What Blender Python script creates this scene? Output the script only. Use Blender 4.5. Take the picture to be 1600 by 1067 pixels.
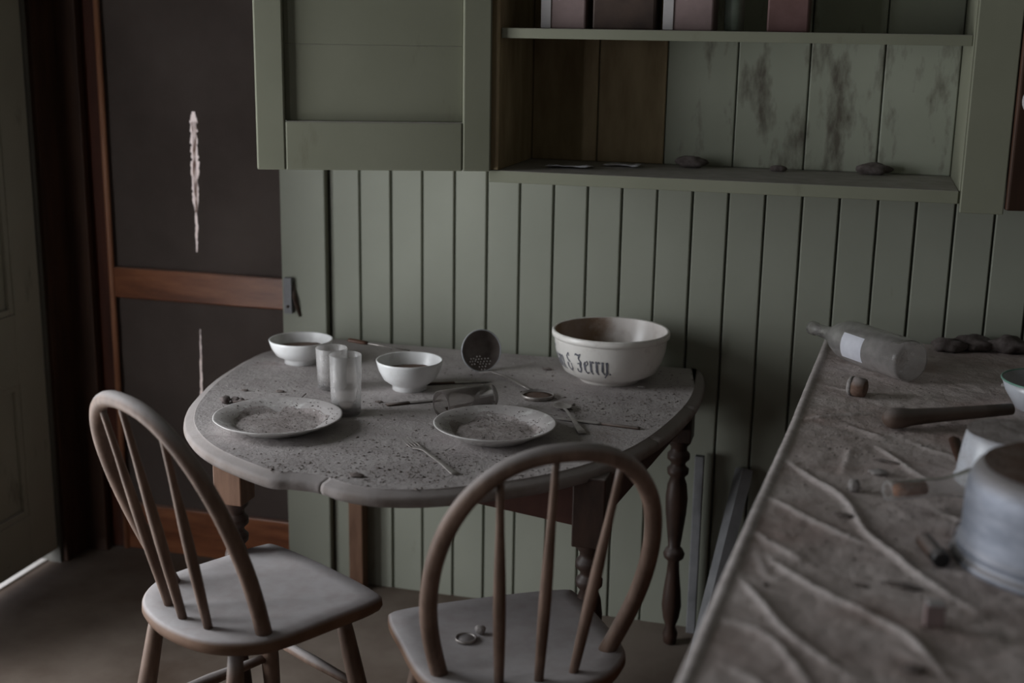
import bpy, bmesh, math, random
import numpy as np
from mathutils import Vector, Matrix

for o in list(bpy.data.objects):
    bpy.data.objects.remove(o, do_unlink=True)
scene = bpy.context.scene
COL = scene.collection
random.seed(7)
RNG = np.random.default_rng(11)

# ------------------------------------------------------------------ camera
FPX, YAW, PITCH, ROLL = 2000.0, -0.26403312, math.radians(13.5), 0.016625042
CAM = Vector((1.3969, -3.2280, 1.562))
cf = Vector((math.sin(YAW) * math.cos(PITCH), math.cos(YAW) * math.cos(PITCH), -math.sin(PITCH)))
_r = Vector((math.cos(YAW), -math.sin(YAW), 0)); _u = _r.cross(cf)
cr = _r * math.cos(ROLL) + _u * math.sin(ROLL)
cu = -_r * math.sin(ROLL) + _u * math.cos(ROLL)
cam_data = bpy.data.cameras.new('camera')
cam = bpy.data.objects.new('camera', cam_data); COL.objects.link(cam)
m = Matrix((cr, cu, -cf)).transposed().to_4x4(); m.translation = CAM
cam.matrix_world = m
cam_data.sensor_width = 36.0; cam_data.lens = FPX / 1600 * 36
cam_data.clip_start = 0.05
cam_data.dof.use_dof = True
cam_data.dof.focus_distance = 2.78
cam_data.dof.aperture_fstop = 2.0
scene.camera = cam

# ------------------------------------------------------------------ light
world = bpy.data.worlds.new('world'); scene.world = world; world.use_nodes = True
world.node_tree.nodes['Background'].inputs[0].default_value = (0.80, 0.86, 1.0, 1)
world.node_tree.nodes['Background'].inputs[1].default_value = 1.05

WIN_Y0, WIN_Y1, WIN_Z0, WIN_Z1 = -1.82, -0.80, 0.03, 2.02
WALL_L = -0.83
def area_light(name, loc, rot, sx, sy, energy, color):
    l = bpy.data.lights.new(name, 'AREA'); l.shape = 'RECTANGLE'; l.size = sx; l.size_y = sy
    l.energy = energy; l.color = color
    o = bpy.data.objects.new(name, l); COL.objects.link(o); o.location = loc; o.rotation_euler = rot
    return o
# daylight entering by the window of the left wall
area_light('window_daylight', (WALL_L - 0.19, -1.30, 1.00), (0, math.radians(-90), math.radians(26)), 1.90, 0.80, 53.0, (0.96, 0.975, 1.0))
# added fill from the camera side, set in an unseen second window
W2_Y0, W2_Y1, W2_Z0, W2_Z1 = -3.75, -2.85, 0.75, 1.95
area_light('camera_side_fill', (WALL_L - 0.17, -3.32, 1.36), (0, math.radians(-90), math.radians(30)), 1.10, 0.70, 26.0, (0.96, 0.975, 1.0))

vs = scene.view_settings
vs.view_transform = 'Standard'; vs.look = 'None'; vs.gamma = 1.0; vs.use_curve_mapping = False
vs.exposure = 0.0

# ------------------------------------------------------------------ pixel helpers
def ray(u, v): return cf * FPX + cr * (u - 800) - cu * (v - 533.5)
def onz(u, v, z):
    d = ray(u, v); return CAM + d * ((z - CAM.z) / d.z)
def ony(u, v, y):
    d = ray(u, v); return CAM + d * ((y - CAM.y) / d.y)
def mpp(p): return (Vector(p) - CAM).dot(cf) / FPX      # metres per pixel at a point
TZ = 0.735      # table height
CZ = 0.84       # counter height
def T(u, v, dz=0.0): return onz(u, v, TZ + dz)
def K(u, v, dz=0.0): return onz(u, v, CZ + dz)

# ------------------------------------------------------------------ numpy noise
def vnoise(x, y, seed=0):
    x = np.asarray(x, float); y = np.asarray(y, float)
    xi = np.floor(x).astype(np.int64); yi = np.floor(y).astype(np.int64)
    fx = x - xi; fy = y - yi; fx = fx * fx * (3 - 2 * fx); fy = fy * fy * (3 - 2 * fy)
    def h(a, b):
        n = (a * 374761393 + b * 668265263 + seed * 974711) & 0x7fffffff
        n = ((n ^ (n >> 13)) * 1274126177) & 0x7fffffff
        return ((n ^ (n >> 16)) & 0xffff) / 65535.0
    return (h(xi, yi) * (1 - fx) + h(xi + 1, yi) * fx) * (1 - fy) + (h(xi, yi + 1) * (1 - fx) + h(xi + 1, yi + 1) * fx) * fy
def fbm(x, y, seed=0, oct=4):
    s = 0; a = 0.5
    for k in range(oct):
        s = s + a * vnoise(np.asarray(x) * 2 ** k, np.asarray(y) * 2 ** k, seed + k); a *= 0.5
    return s

# ------------------------------------------------------------------ materials
def new_mat(name):
    mt = bpy.data.materials.new(name); mt.use_nodes = True
    nt = mt.node_tree; b = nt.nodes['Principled BSDF']
    return mt, nt, b
def ramp(nt, src, stops):
    n = nt.nodes.new('ShaderNodeValToRGB'); e = n.color_ramp.elements
    while len(e) < len(stops): e.new(0.5)
    for el, (p, c) in zip(e, stops):
        el.position = p; el.color = (*c, 1) if len(c) == 3 else c
    nt.links.new(src, n.inputs[0]); return n.outputs[0]
def noise(nt, scale, detail=4, rough=0.55, stretch=None, loc=(0, 0, 0)):
    tc = nt.nodes.new('ShaderNodeNewGeometry')
    mp = nt.nodes.new('ShaderNodeMapping'); nt.links.new(tc.outputs['Position'], mp.inputs[0])
    if stretch: mp.inputs['Scale'].default_value = stretch
    mp.inputs['Location'].default_value = loc
    n = nt.nodes.new('ShaderNodeTexNoise'); n.inputs['Scale'].default_value = scale
    n.inputs['Detail'].default_value = detail; n.inputs['Roughness'].default_value = rough
    nt.links.new(mp.outputs[0], n.inputs['Vector']); return n.outputs[0]
def mixc(nt, fac, a, b):
    n = nt.nodes.new('ShaderNodeMix'); n.data_type = 'RGBA'
    for s, v in ((0, fac), (6, a), (7, b)):
        if hasattr(v, 'is_output'): nt.links.new(v, n.inputs[s])
        else: n.inputs[s].default_value = v if s == 0 else (*v, 1)
    return n.outputs[2]
def mathn(nt, op, a, b=None):
    n = nt.nodes.new('ShaderNodeMath'); n.operation = op
    for i, v in enumerate((a, b)):
        if v is None: continue
        if hasattr(v, 'is_output'): nt.links.new(v, n.inputs[i])
        else: n.inputs[i].default_value = v
    return n.outputs[0]
def bump(nt, b, height, strength, dist=0.002):
    n = nt.nodes.new('ShaderNodeBump'); n.inputs['Strength'].default_value = strength
    n.inputs['Distance'].default_value = dist
    nt.links.new(height, n.inputs['Height']); nt.links.new(n.outputs[0], b.inputs['Normal'])
def upness(nt, lo=0.25, hi=0.8):
    g = nt.nodes.new('ShaderNodeNewGeometry'); s = nt.nodes.new('ShaderNodeSeparateXYZ')
    nt.links.new(g.outputs['Normal'], s.inputs[0])
    r = nt.nodes.new('ShaderNodeMapRange'); r.inputs[1].default_value = lo; r.inputs[2].default_value = hi
    nt.links.new(s.outputs[2], r.inputs[0]); return r.outputs[0]

DUST = (0.40, 0.368, 0.362)
DUST_D = (0.175, 0.150, 0.145)
def mat_plain(name, c1, c2, scale=8, rough=0.8, stretch=None, bmp=0.0, metal=0.0, bscale=None, dust=0.0, spec=0.3,
              dcol=DUST, stops=(0.35, 0.65)):
    mt, nt, b = new_mat(name)
    n = noise(nt, scale, 5, 0.6, stretch)
    col = ramp(nt, n, [(stops[0], c1), (stops[1], c2)])
    if dust > 0:
        dn = noise(nt, 30, 4)
        f = mathn(nt, 'MULTIPLY', upness(nt), ramp(nt, dn, [(0.3, (dust * 0.82,) * 3), (0.62, (dust,) * 3)]))
        col = mixc(nt, f, col, dcol)
        b.inputs['Roughness'].default_value = rough
    nt.links.new(col, b.inputs['Base Color'])
    b.inputs['Roughness'].default_value = rough; b.inputs['Metallic'].default_value = metal
    b.inputs['Specular IOR Level'].default_value = spec
    if bmp: bump(nt, b, noise(nt, bscale or scale * 3, 4, 0.6, stretch), bmp)
    return mt
M = {}
# painted beadboard: sage paint, worn to bare grime in streaks
def mat_green(name, light, dark, grime, gpos=(0.60, 0.78)):
    mt, nt, b = new_mat(name)
    col = ramp(nt, noise(nt, 3.0, 4, 0.5), [(0.3, dark), (0.7, light)])
    g = ramp(nt, noise(nt, 5.5, 6, 0.62, (2.4, 2.4, 0.8)), [(gpos[0], (0, 0, 0)), (gpos[1], (1, 1, 1))])
    col = mixc(nt, mathn(nt, 'MULTIPLY', g, 0.75), col, grime)
    dn = ramp(nt, noise(nt, 25, 4), [(0.35, (0.45,) * 3), (0.65, (0.85,) * 3)])
    col = mixc(nt, mathn(nt, 'MULTIPLY', upness(nt, 0.3, 0.8), dn), col, DUST)
    nt.links.new(col, b.inputs['Base Color'])
    b.inputs['Roughness'].default_value = 0.62; b.inputs['Specular IOR Level'].default_value = 0.3
    bump(nt, b, noise(nt, 60, 3, 0.6, (1, 1, 0.15)), 0.12, 0.001)
    return mt
M['wall_green'] = mat_green('sage_paint', (0.296, 0.304, 0.252), (0.258, 0.267, 0.218), (0.115, 0.105, 0.075), (0.66, 0.84))
M['cab_green'] = mat_green('cabinet_paint', (0.210, 0.212, 0.158), (0.175, 0.178, 0.128), (0.10, 0.085, 0.055), (0.62, 0.82))
M['cab_back'] = mat_green('cabinet_back_paint', (0.36, 0.375, 0.305), (0.30, 0.315, 0.25), (0.05, 0.028, 0.020), (0.52, 0.66))
M['cab_brown'] = mat_plain('brown_cabinet_board', (0.26, 0.19, 0.11), (0.40, 0.31, 0.19), 6, 0.8, (3, 3, .7), 0.1)  # brown colour of the left side panel and the leftmost back boards
M['door_green'] = mat_green('door_paint', (0.46, 0.45, 0.38), (0.38, 0.37, 0.31), (0.08, 0.065, 0.045), (0.62, 0.80))
M['dark'] = mat_plain('dark_gap', (0.012, 0.011, 0.009), (0.02, 0.018, 0.015), 8, 0.9)
M['groove'] = mat_plain('grimy_groove_paint', (0.07, 0.07, 0.055), (0.10, 0.10, 0.08), 8, 0.9)
M['darkwood'] = mat_plain('dark_brown_wood', (0.045, 0.022, 0.014), (0.075, 0.036, 0.022), 6, 0.55, (6, 6, .6), 0.1)
M['redwood'] = mat_plain('red_brown_varnish', (0.17, 0.055, 0.024), (0.34, 0.125, 0.055), 5, 0.34, (1, 3, 6), 0.08, spec=0.5, dust=0.35)
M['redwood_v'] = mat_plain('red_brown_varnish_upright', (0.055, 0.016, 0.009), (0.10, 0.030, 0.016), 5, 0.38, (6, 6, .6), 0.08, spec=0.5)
M['lit_edge_bead'] = mat_plain('lit_edge_orange_brown', (0.34, 0.14, 0.075), (0.50, 0.24, 0.14), 5, 0.4, (6, 6, .6), 0.08, spec=0.5)  # brighter copy of the red-brown varnish, lit edge put into the colour
M['screen'] = mat_plain('brown_screen_cloth', (0.085, 0.066, 0.058), (0.125, 0.10, 0.09), 2.2, 0.85, None, 0.2, bscale=200)
M['strand'] = mat_plain('torn_cloth_strand', (0.30, 0.17, 0.13), (0.60, 0.42, 0.35), 40, 0.9)
M['floor'] = mat_plain('dusty_floor', (0.085, 0.058, 0.042), (0.215, 0.175, 0.145), 1.6, 0.85, None, 0.3, bscale=40)
M['plaster'] = mat_plain('grey_plaster', (0.13, 0.125, 0.11), (0.17, 0.165, 0.145), 2, 0.9)
M['ceiling'] = mat_plain('ceiling_board', (0.15, 0.15, 0.13), (0.19, 0.19, 0.16), 2, 0.9)
M['ground'] = mat_plain('pale_ground', (0.55, 0.42, 0.34), (0.65, 0.52, 0.44), 2, 0.95)
M['sill'] = mat_plain('added_pale_sill', (0.60, 0.56, 0.52), (0.70, 0.66, 0.62), 6, 0.9)
M['trimwhite'] = mat_plain('window_paint', (0.40, 0.40, 0.36), (0.48, 0.48, 0.44), 6, 0.6)

def mat_dust_surface(name, lo, hi, speck, worn, scale=9, wpos=(0.60, 0.70)):
    mt, nt, b = new_mat(name)
    col = ramp(nt, noise(nt, scale, 5, 0.6), [(0.32, lo), (0.66, hi)])
    w = ramp(nt, noise(nt, 4.0, 5, 0.65, None, (3, 1, 0)), [(wpos[0], (0, 0, 0)), (wpos[1], (1, 1, 1))])
    col = mixc(nt, mathn(nt, 'MULTIPLY', w, 0.55), col, worn)
    sp = ramp(nt, noise(nt, 150, 4, 0.65), [(0.56, (0, 0, 0)), (0.68, (1, 1, 1))])
    pt = ramp(nt, noise(nt, 11, 3, 0.6), [(0.50, (0, 0, 0)), (0.64, (1, 1, 1))])
    col = mixc(nt, mathn(nt, 'MULTIPLY', mathn(nt, 'MULTIPLY', sp, pt), 0.8), col, speck)
    nt.links.new(col, b.inputs['Base Color'])
    b.inputs['Roughness'].default_value = 0.92; b.inputs['Specular IOR Level'].default_value = 0.12
    hgt = mathn(nt, 'ADD', noise(nt, 160, 4, 0.65), mathn(nt, 'MULTIPLY', noise(nt, 45, 3), 1.2))
    bump(nt, b, hgt, 0.5, 0.005)
    return mt
M['table_dust'] = mat_dust_surface('dusty_tabletop', (0.335, 0.302, 0.296), (0.445, 0.410, 0.404), (0.09, 0.07, 0.065), (0.27, 0.215, 0.19))
M['rim_dust'] = mat_plain('dusty_table_rim', (0.17, 0.135, 0.115), (0.28, 0.25, 0.24), 9, 0.85, None, 0.4, dust=0.7, dcol=(0.32, 0.292, 0.286), bscale=80)
M['oilcloth'] = mat_dust_surface('dusty_oilcloth', (0.44, 0.365, 0.345), (0.62, 0.55, 0.53), (0.10, 0.08, 0.075), (0.38, 0.27, 0.24), 7, (0.52, 0.66))
M['dirt'] = mat_dust_surface('plate_dirt', (0.27, 0.235, 0.225), (0.41, 0.37, 0.36), (0.06, 0.05, 0.045), (0.22, 0.165, 0.14), 22, (0.55, 0.66))
M['dirt_brown'] = mat_dust_surface('brown_dirt', (0.13, 0.085, 0.065), (0.21, 0.165, 0.145), (0.03, 0.025, 0.02), (0.10, 0.055, 0.04), 22, (0.5, 0.62))
M['chip'] = mat_plain('dark_debris', (0.075, 0.060, 0.055), (0.22, 0.185, 0.17), 180, 0.95)
M['chip_pale'] = mat_plain('pale_debris', (0.22, 0.20, 0.19), (0.36, 0.33, 0.32), 180, 0.95)
M['chair'] = mat_plain('worn_brown_chair_wood', (0.115, 0.072, 0.052), (0.195, 0.128, 0.096), 9, 0.6, (4, 4, 1), 0.15, dust=0.95, dcol=(0.33, 0.305, 0.30))
M['seat'] = mat_plain('dusty_chair_seat', (0.12, 0.065, 0.04), (0.19, 0.11, 0.07), 9, 0.7, None, 0.15, dust=1.0, dcol=(0.40, 0.378, 0.382), bscale=60)
M['tablewood'] = mat_plain('dark_turned_wood', (0.030, 0.018, 0.014), (0.065, 0.036, 0.026), 8, 0.5, (4, 4, 1), 0.1, dust=0.35)
M['apron'] = mat_plain('dark_red_table_apron', (0.050, 0.020, 0.015), (0.085, 0.034, 0.024), 8, 0.55, None, 0.1)
M['plankwood'] = mat_plain('brown_plank', (0.11, 0.055, 0.032), (0.17, 0.09, 0.055), 8, 0.6, (6, 6, 1), 0.1)
def mat_ceramic(name, c, dust_amt, rough=0.22, stain=(0.25, 0.15, 0.10), stain_amt=0.25, dpos=(0.36, 0.56)):
    mt, nt, b = new_mat(name)
    col = ramp(nt, noise(nt, 14, 4), [(0.3, tuple(x * 0.9 for x in c)), (0.7, c)])
    s = ramp(nt, noise(nt, 16, 5, 0.65, None, (2, 5, 1)), [(0.55, (0, 0, 0)), (0.75, (stain_amt,) * 3)])
    col = mixc(nt, s, col, stain)
    dn = ramp(nt, noise(nt, 26, 5, 0.65), [(dpos[0], (0.0,) * 3), (dpos[1], (1,) * 3)])
    f = mathn(nt, 'MULTIPLY', mathn(nt, 'MULTIPLY', upness(nt, 0.1, 0.6), dn), dust_amt)
    col = mixc(nt, f, col, DUST)
    nt.links.new(col, b.inputs['Base Color'])
    rr = nt.nodes.new('ShaderNodeMapRange'); nt.links.new(f, rr.inputs[0])
    rr.inputs[3].default_value = rough; rr.inputs[4].default_value = 0.85
    nt.links.new(rr.outputs[0], b.inputs['Roughness'])
    return mt
M['bowl'] = mat_ceramic('white_bowl_glaze', (0.88, 0.88, 0.88), 0.45, 0.3)
M['bigbowl'] = mat_ceramic('cream_bowl_glaze', (0.90, 0.865, 0.82), 0.35, 0.25, (0.22, 0.12, 0.07), 0.3)
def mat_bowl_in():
    mt, nt, b = new_mat('brown_to_pale_bowl_inside')
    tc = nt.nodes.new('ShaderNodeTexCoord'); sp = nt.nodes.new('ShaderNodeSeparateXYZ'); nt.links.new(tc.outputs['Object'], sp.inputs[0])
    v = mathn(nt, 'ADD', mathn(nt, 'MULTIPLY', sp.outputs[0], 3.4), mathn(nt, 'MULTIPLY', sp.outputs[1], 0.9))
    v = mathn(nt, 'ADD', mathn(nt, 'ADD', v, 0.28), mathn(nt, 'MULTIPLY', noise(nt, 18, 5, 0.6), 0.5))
    col = ramp(nt, v, [(0.40, (0.24, 0.145, 0.085)), (0.62, (0.72, 0.67, 0.64))])  # brown on one side, turning pale across the bowl, broken up by noise
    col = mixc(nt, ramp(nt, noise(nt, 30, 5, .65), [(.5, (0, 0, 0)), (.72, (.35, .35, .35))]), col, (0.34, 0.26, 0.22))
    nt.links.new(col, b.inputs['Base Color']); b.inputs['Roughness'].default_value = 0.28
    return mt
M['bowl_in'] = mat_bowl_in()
M['plate'] = mat_ceramic('dusty_plate_glaze', (0.74, 0.73, 0.71), 0.92, 0.2, (0.14, 0.085, 0.06), 0.75, (0.30, 0.48))
M['ink'] = mat_plain('flaked_blue_black_lettering', (0.10, 0.10, 0.12), (0.22, 0.22, 0.25), 120, 0.6)
M['tarnish'] = mat_plain('tarnished_metal', (0.24, 0.21, 0.19), (0.40, 0.37, 0.35), 60, 0.45, None, 0.1, metal=0.55, dust=0.7)
M['rust'] = mat_plain('dark_rusty_metal', (0.05, 0.035, 0.028), (0.11, 0.07, 0.055), 40, 0.6, None, 0.1, metal=0.3, dust=0.4)
M['strainer_in'] = mat_plain('grey_brown_enamel', (0.095, 0.075, 0.068), (0.15, 0.125, 0.115), 30, 0.5)
M['enamel'] = mat_ceramic('white_enamel', (0.55, 0.57, 0.62), 0.5, 0.25)
M['enamel_green'] = mat_plain('green_enamel_rim', (0.14, 0.30, 0.24), (0.22, 0.38, 0.31), 20, 0.3)
M['alu'] = mat_plain('dull_aluminium', (0.20, 0.215, 0.255), (0.32, 0.335, 0.385), 14, 0.58, (1, 1, 3), 0.2, metal=0.6, dust=0.9)
M['woodhandle'] = mat_plain('dusty_wooden_handle', (0.085, 0.055, 0.042), (0.14, 0.095, 0.075), 12, 0.6, None, 0.1, dust=0.75, dcol=(0.20, 0.175, 0.165))
M['brownhandle'] = mat_plain('dark_brown_handle', (0.05, 0.025, 0.018), (0.09, 0.045, 0.03), 20, 0.5, None, 0.05)
M['cork'] = mat_plain('orange_brown_cork', (0.24, 0.10, 0.05), (0.36, 0.17, 0.09), 60, 0.8)
M['cork_dark'] = mat_plain('dark_cork', (0.12, 0.07, 0.05), (0.20, 0.13, 0.10), 60, 0.85, dust=0.7)
M['paper'] = mat_plain('white_paper', (0.56, 0.56, 0.62), (0.68, 0.68, 0.74), 18, 0.7)
M['black'] = mat_plain('black_bakelite', (0.015, 0.014, 0.014), (0.03, 0.028, 0.028), 20, 0.4, dust=0.3)
M['greypipe'] = mat_plain('grey_painted_wood', (0.19, 0.19, 0.20), (0.27, 0.27, 0.28), 12, 0.7)
M['lump'] = mat_plain('clod', (0.07, 0.055, 0.05), (0.17, 0.145, 0.14), 40, 0.95, None, 0.5, bscale=120)
M['box_pink'] = mat_plain('faded_pink_tin', (0.20, 0.145, 0.14), (0.26, 0.19, 0.185), 12, 0.6)
M['box_white'] = mat_plain('pale_tin_band', (0.38, 0.36, 0.36), (0.47, 0.45, 0.45), 12, 0.6)
M['box_dark'] = mat_plain('dark_tin', (0.035, 0.022, 0.018), (0.07, 0.045, 0.035), 12, 0.6)
M['box_red'] = mat_plain('brown_red_tin', (0.12, 0.065, 0.06), (0.17, 0.095, 0.09), 12, 0.6)
M['bottle_green'] = mat_plain('dusty_green_bottle', (0.15, 0.18, 0.145), (0.22, 0.255, 0.21), 20, 0.4, dust=0.5)

def mat_glass(name, dust_lo, dust_hi, tint=(0.96, 0.96, 0.955), dcol=(0.88, 0.85, 0.84), scale=9):
    """thin clear glass carrying a film of dust: clear where the film is thin, chalky where it is thick"""
    mt, nt, b = new_mat(name)
    out = nt.nodes['Material Output']
    b.inputs['Base Color'].default_value = (*dcol, 1); b.inputs['Roughness'].default_value = 0.55
    n1 = noise(nt, scale, 5, 0.6, None, (4, 2, 7))
    col = ramp(nt, noise(nt, 40, 4), [(0.35, tuple(c * 0.8 for c in dcol)), (0.65, dcol)])
    nt.links.new(col, b.inputs['Base Color'])
    tr = nt.nodes.new('ShaderNodeBsdfTransparent'); tr.inputs[0].default_value = (*tint, 1)
    gl = nt.nodes.new('ShaderNodeBsdfGlossy'); gl.inputs['Roughness'].default_value = 0.12
    fr = nt.nodes.new('ShaderNodeFresnel'); fr.inputs[0].default_value = 1.22
    mx = nt.nodes.new('ShaderNodeMixShader'); nt.links.new(fr.outputs[0], mx.inputs[0])
    nt.links.new(tr.outputs[0], mx.inputs[1]); nt.links.new(gl.outputs[0], mx.inputs[2])
    mr = nt.nodes.new('ShaderNodeMapRange'); mr.inputs[1].default_value = 0.35; mr.inputs[2].default_value = 0.68
    mr.inputs[3].default_value = dust_lo; mr.inputs[4].default_value = dust_hi
    nt.links.new(n1, mr.inputs[0])
    m2 = nt.nodes.new('ShaderNodeMixShader'); nt.links.new(mr.outputs[0], m2.inputs[0])
    tl_ = nt.nodes.new('ShaderNodeBsdfTranslucent'); nt.links.new(col, tl_.inputs[0])
    m3 = nt.nodes.new('ShaderNodeMixShader'); m3.inputs[0].default_value = 0.35
    nt.links.new(b.outputs[0], m3.inputs[1]); nt.links.new(tl_.outputs[0], m3.inputs[2])
    nt.links.new(mx.outputs[0], m2.inputs[1]); nt.links.new(m3.outputs[0], m2.inputs[2])
    nt.links.new(m2.outputs[0], out.inputs[0])
    return mt
M['tumbler'] = mat_glass('dusty_tumbler_glass', 0.13, 0.34)
M['tumbler_fallen'] = mat_glass('fallen_tumbler_glass', 0.12, 0.30, dcol=(0.52, 0.46, 0.44))
M['bottle_glass'] = mat_glass('dusty_bottle_glass', 0.26, 0.55, dcol=(0.52, 0.49, 0.48))
M['clear_glass'] = mat_glass('small_bottle_glass', 0.20, 0.42)
M['pane'] = mat_glass('window_pane_glass', 0.02, 0.06, (0.97, 0.98, 0.98))

# ------------------------------------------------------------------ mesh helpers
def add(name, verts, faces, mat, parent=None, smooth=False, mats=None, fmat=None):
    me = bpy.data.meshes.new(name)
    me.from_pydata([tuple(v) for v in verts], [], [tuple(f) for f in faces])
    me.update()
    o = bpy.data.objects.new(name, me); COL.objects.link(o)
    for k in (mats or [mat]): me.materials.append(M[k])
    if fmat is not None: me.polygons.foreach_set('material_index', list(fmat))
    if smooth: me.polygons.foreach_set('use_smooth', [True] * len(me.polygons))
    if parent is not None: o.parent = parent
    return o
def from_bm(name, bm, mat, parent=None, smooth=False):
    me = bpy.data.meshes.new(name); bm.to_mesh(me); bm.free()
    o = bpy.data.objects.new(name, me); COL.objects.link(o); me.materials.append(M[mat])
    if smooth: me.polygons.foreach_set('use_smooth', [True] * len(me.polygons))
    if parent is not None: o.parent = parent
    return o
def empty(name, loc=(0, 0, 0), rz=0.0):
    o = bpy.data.objects.new(name, None); COL.objects.link(o); o.location = loc; o.rotation_euler = (0, 0, rz)
    o.empty_display_size = 0.05
    return o
def tag(o, label, cat, group=None, kind=None):
    o['label'] = label; o['category'] = cat
    if group: o['group'] = group
    if kind: o['kind'] = kind
    return o
def struct(o, label=None, cat=None):
    o['kind'] = 'structure'
    if label: o['label'] = label
    if cat: o['category'] = cat
    return o
def box_bm(bm, lo, hi, bevel=0.0, mat4=None):
    lo = Vector(lo); hi = Vector(hi)
    vs_ = [bm.verts.new((x, y, z)) for z in (lo.z, hi.z) for y in (lo.y, hi.y) for x in (lo.x, hi.x)]
    fs = [(0, 2, 3, 1), (4, 5, 7, 6), (0, 1, 5, 4), (2, 6, 7, 3), (0, 4, 6, 2), (1, 3, 7, 5)]
    ff = [bm.faces.new([vs_[i] for i in f]) for f in fs]
    geom = vs_
    if bevel > 0:
        ed = list({e for f in ff for e in f.edges})
        res = bmesh.ops.bevel(bm, geom=ed, offset=bevel, segments=2, affect='EDGES', profile=0.5)
        geom = list({v for f in res['faces'] for v in f.verts} | {v for v in vs_ if v.is_valid})
    if mat4 is not None:
        bmesh.ops.transform(bm, matrix=mat4, verts=[v for v in geom if v.is_valid])
def box(name, lo, hi, mat, parent=None, bevel=0.002):
    bm = bmesh.new(); box_bm(bm, lo, hi, bevel)
    return from_bm(name, bm, mat, parent)
def boxes(name, lst, mat, parent=None, bevel=0.0):
    bm = bmesh.new()
    for lo, hi in lst: box_bm(bm, lo, hi, bevel)
    return from_bm(name, bm, mat, parent)
def lathe_data(prof, n=48, wob=None):
    V = []; F = []
    for (r, z) in prof:
        for k in range(n):
            a = 2 * math.pi * k / n
            rr = r * (1 + (wob(a, r, z) if wob else 0))
            V.append((rr * math.cos(a), rr * math.sin(a), z))
    for i in range(len(prof) - 1):
        for k in range(n):
            k2 = (k + 1) % n
            F.append((i * n + k, i * n + k2, (i + 1) * n + k2, (i + 1) * n + k))
    return V, F
def lathe(name, prof, mat, parent=None, n=48, wob=None, cap=(False, False), mtx=None):
    V, F = lathe_data(prof, n, wob)
    if cap[0]: F.append(tuple(range(n))[::-1])
    if cap[1]: F.append(tuple((len(prof) - 1) * n + k for k in range(n)))
    if mtx is not None: V = [mtx @ Vector(v) for v in V]
    return add(name, V, F, mat, parent, True)
def frame_along(d, upv=Vector((0, 0, 1))):
    d = Vector(d).normalized()
    s = d.cross(upv)
    if s.length < 1e-5: s = d.cross(Vector((1, 0, 0)))
    s.normalize(); t = s.cross(d)
    return s, t, d
def tube_data(pts, radii, n=12, flat=1.0):
    pts = [Vector(p) for p in pts]; V = []; F = []
    if not hasattr(radii, '__len__'): radii = [radii] * len(pts)
    prev = None
    for i, p in enumerate(pts):
        d = (pts[min(i + 1, len(pts) - 1)] - pts[max(i - 1, 0)]).normalized()
        if prev is None: s, t, _ = frame_along(d)
        else:
            s = prev - d * prev.dot(d)
            s.normalize(); t = s.cross(d)
        prev = s
        for k in range(n):
            a = 2 * math.pi * k / n
            V.append(p + s * (math.cos(a) * radii[i]) + t * (math.sin(a) * radii[i] * flat))
    for i in range(len(pts) - 1):
        for k in range(n):
            k2 = (k + 1) % n
            F.append((i * n + k, i * n + k2, (i + 1) * n + k2, (i + 1) * n + k))
    F.append(tuple(range(n))[::-1]); F.append(tuple((len(pts) - 1) * n + k for k in range(n)))
    return V, F
def tube(name, pts, radii, mat, parent=None, n=12, flat=1.0):
    V, F = tube_data(pts, radii, n, flat); return add(name, V, F, mat, parent, True)
def merge(parts):
    V = []; F = []
    for v, f in parts:
        o = len(V); V += list(v); F += [tuple(i + o for i in g) for g in f]
    return V, F
def catmull(P, per=8, closed=True):
    out = []; n = len(P)
    for i in range(n if closed else n - 1):
        p0, p1, p2, p3 = (np.array(P[(i + k - 1) % n] if closed else P[min(max(i + k - 1, 0), n - 1)], float) for k in range(4))
        for s in range(per):
            t = s / per
            out.append(0.5 * ((2 * p1) + (-p0 + p2) * t + (2 * p0 - 5 * p1 + 4 * p2 - p3) * t * t + (-p0 + 3 * p1 - 3 * p2 + p3) * t ** 3))
    if not closed: out.append(np.array(P[-1], float))
    return out
def chips(name, pts, sizes, mats_w, parent=None, flatz=0.5):
    """crumbs of grit: each a crooked little eight-sided lump"""
    V = []; F = []; fm = []
    for (p, s) in zip(pts, sizes):
        o = len(V); a = random.random() * 6.28; el = 0.5 + random.random() * 1.1
        ax = Vector((math.cos(a), math.sin(a), 0)) * s * el; ay = Vector((-math.sin(a), math.cos(a), 0)) * s * 0.6
        az = Vector((0, 0, s * flatz * (0.6 + random.random() * 0.8)))
        p = Vector(p)
        j = lambda: Vector((random.uniform(-.25, .25), random.uniform(-.25, .25), random.uniform(-.1, .1))) * s
        V += [p + ax + j(), p + ay + j(), p - ax + j(), p - ay + j(), p + az + j() * .5, p - az * .4]
        fs = [(0, 1, 4), (1, 2, 4), (2, 3, 4), (3, 0, 4), (1, 0, 5), (2, 1, 5), (3, 2, 5), (0, 3, 5)]
        F += [tuple(i + o for i in f) for f in fs]
        mi = 0 if random.random() < mats_w else 1
        fm += [mi] * 8
    return add(name, V, F, None, parent, False, ['chip', 'chip_pale'], fm)
def lump(name, r, mat, parent=None, seed=0, sq=(1, 1, 0.6), amp=0.35):
    bm = bmesh.new(); bmesh.ops.create_icosphere(bm, subdivisions=3, radius=1.0)
    for v in bm.verts:
        c = v.co.normalized()
        k = 1 + amp * (fbm(c.x * 1.7 + 9 + seed, c.y * 1.7 + c.z * 1.3 + 5, seed, 4) - 0.5) * 2
        v.co = Vector((c.x * sq[0], c.y * sq[1], c.z * sq[2])) * (r * float(k))
    zmin = min(v.co.z for v in bm.verts)
    for v in bm.verts: v.co.z -= zmin
    return from_bm(name, bm, mat, parent, True)

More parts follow.
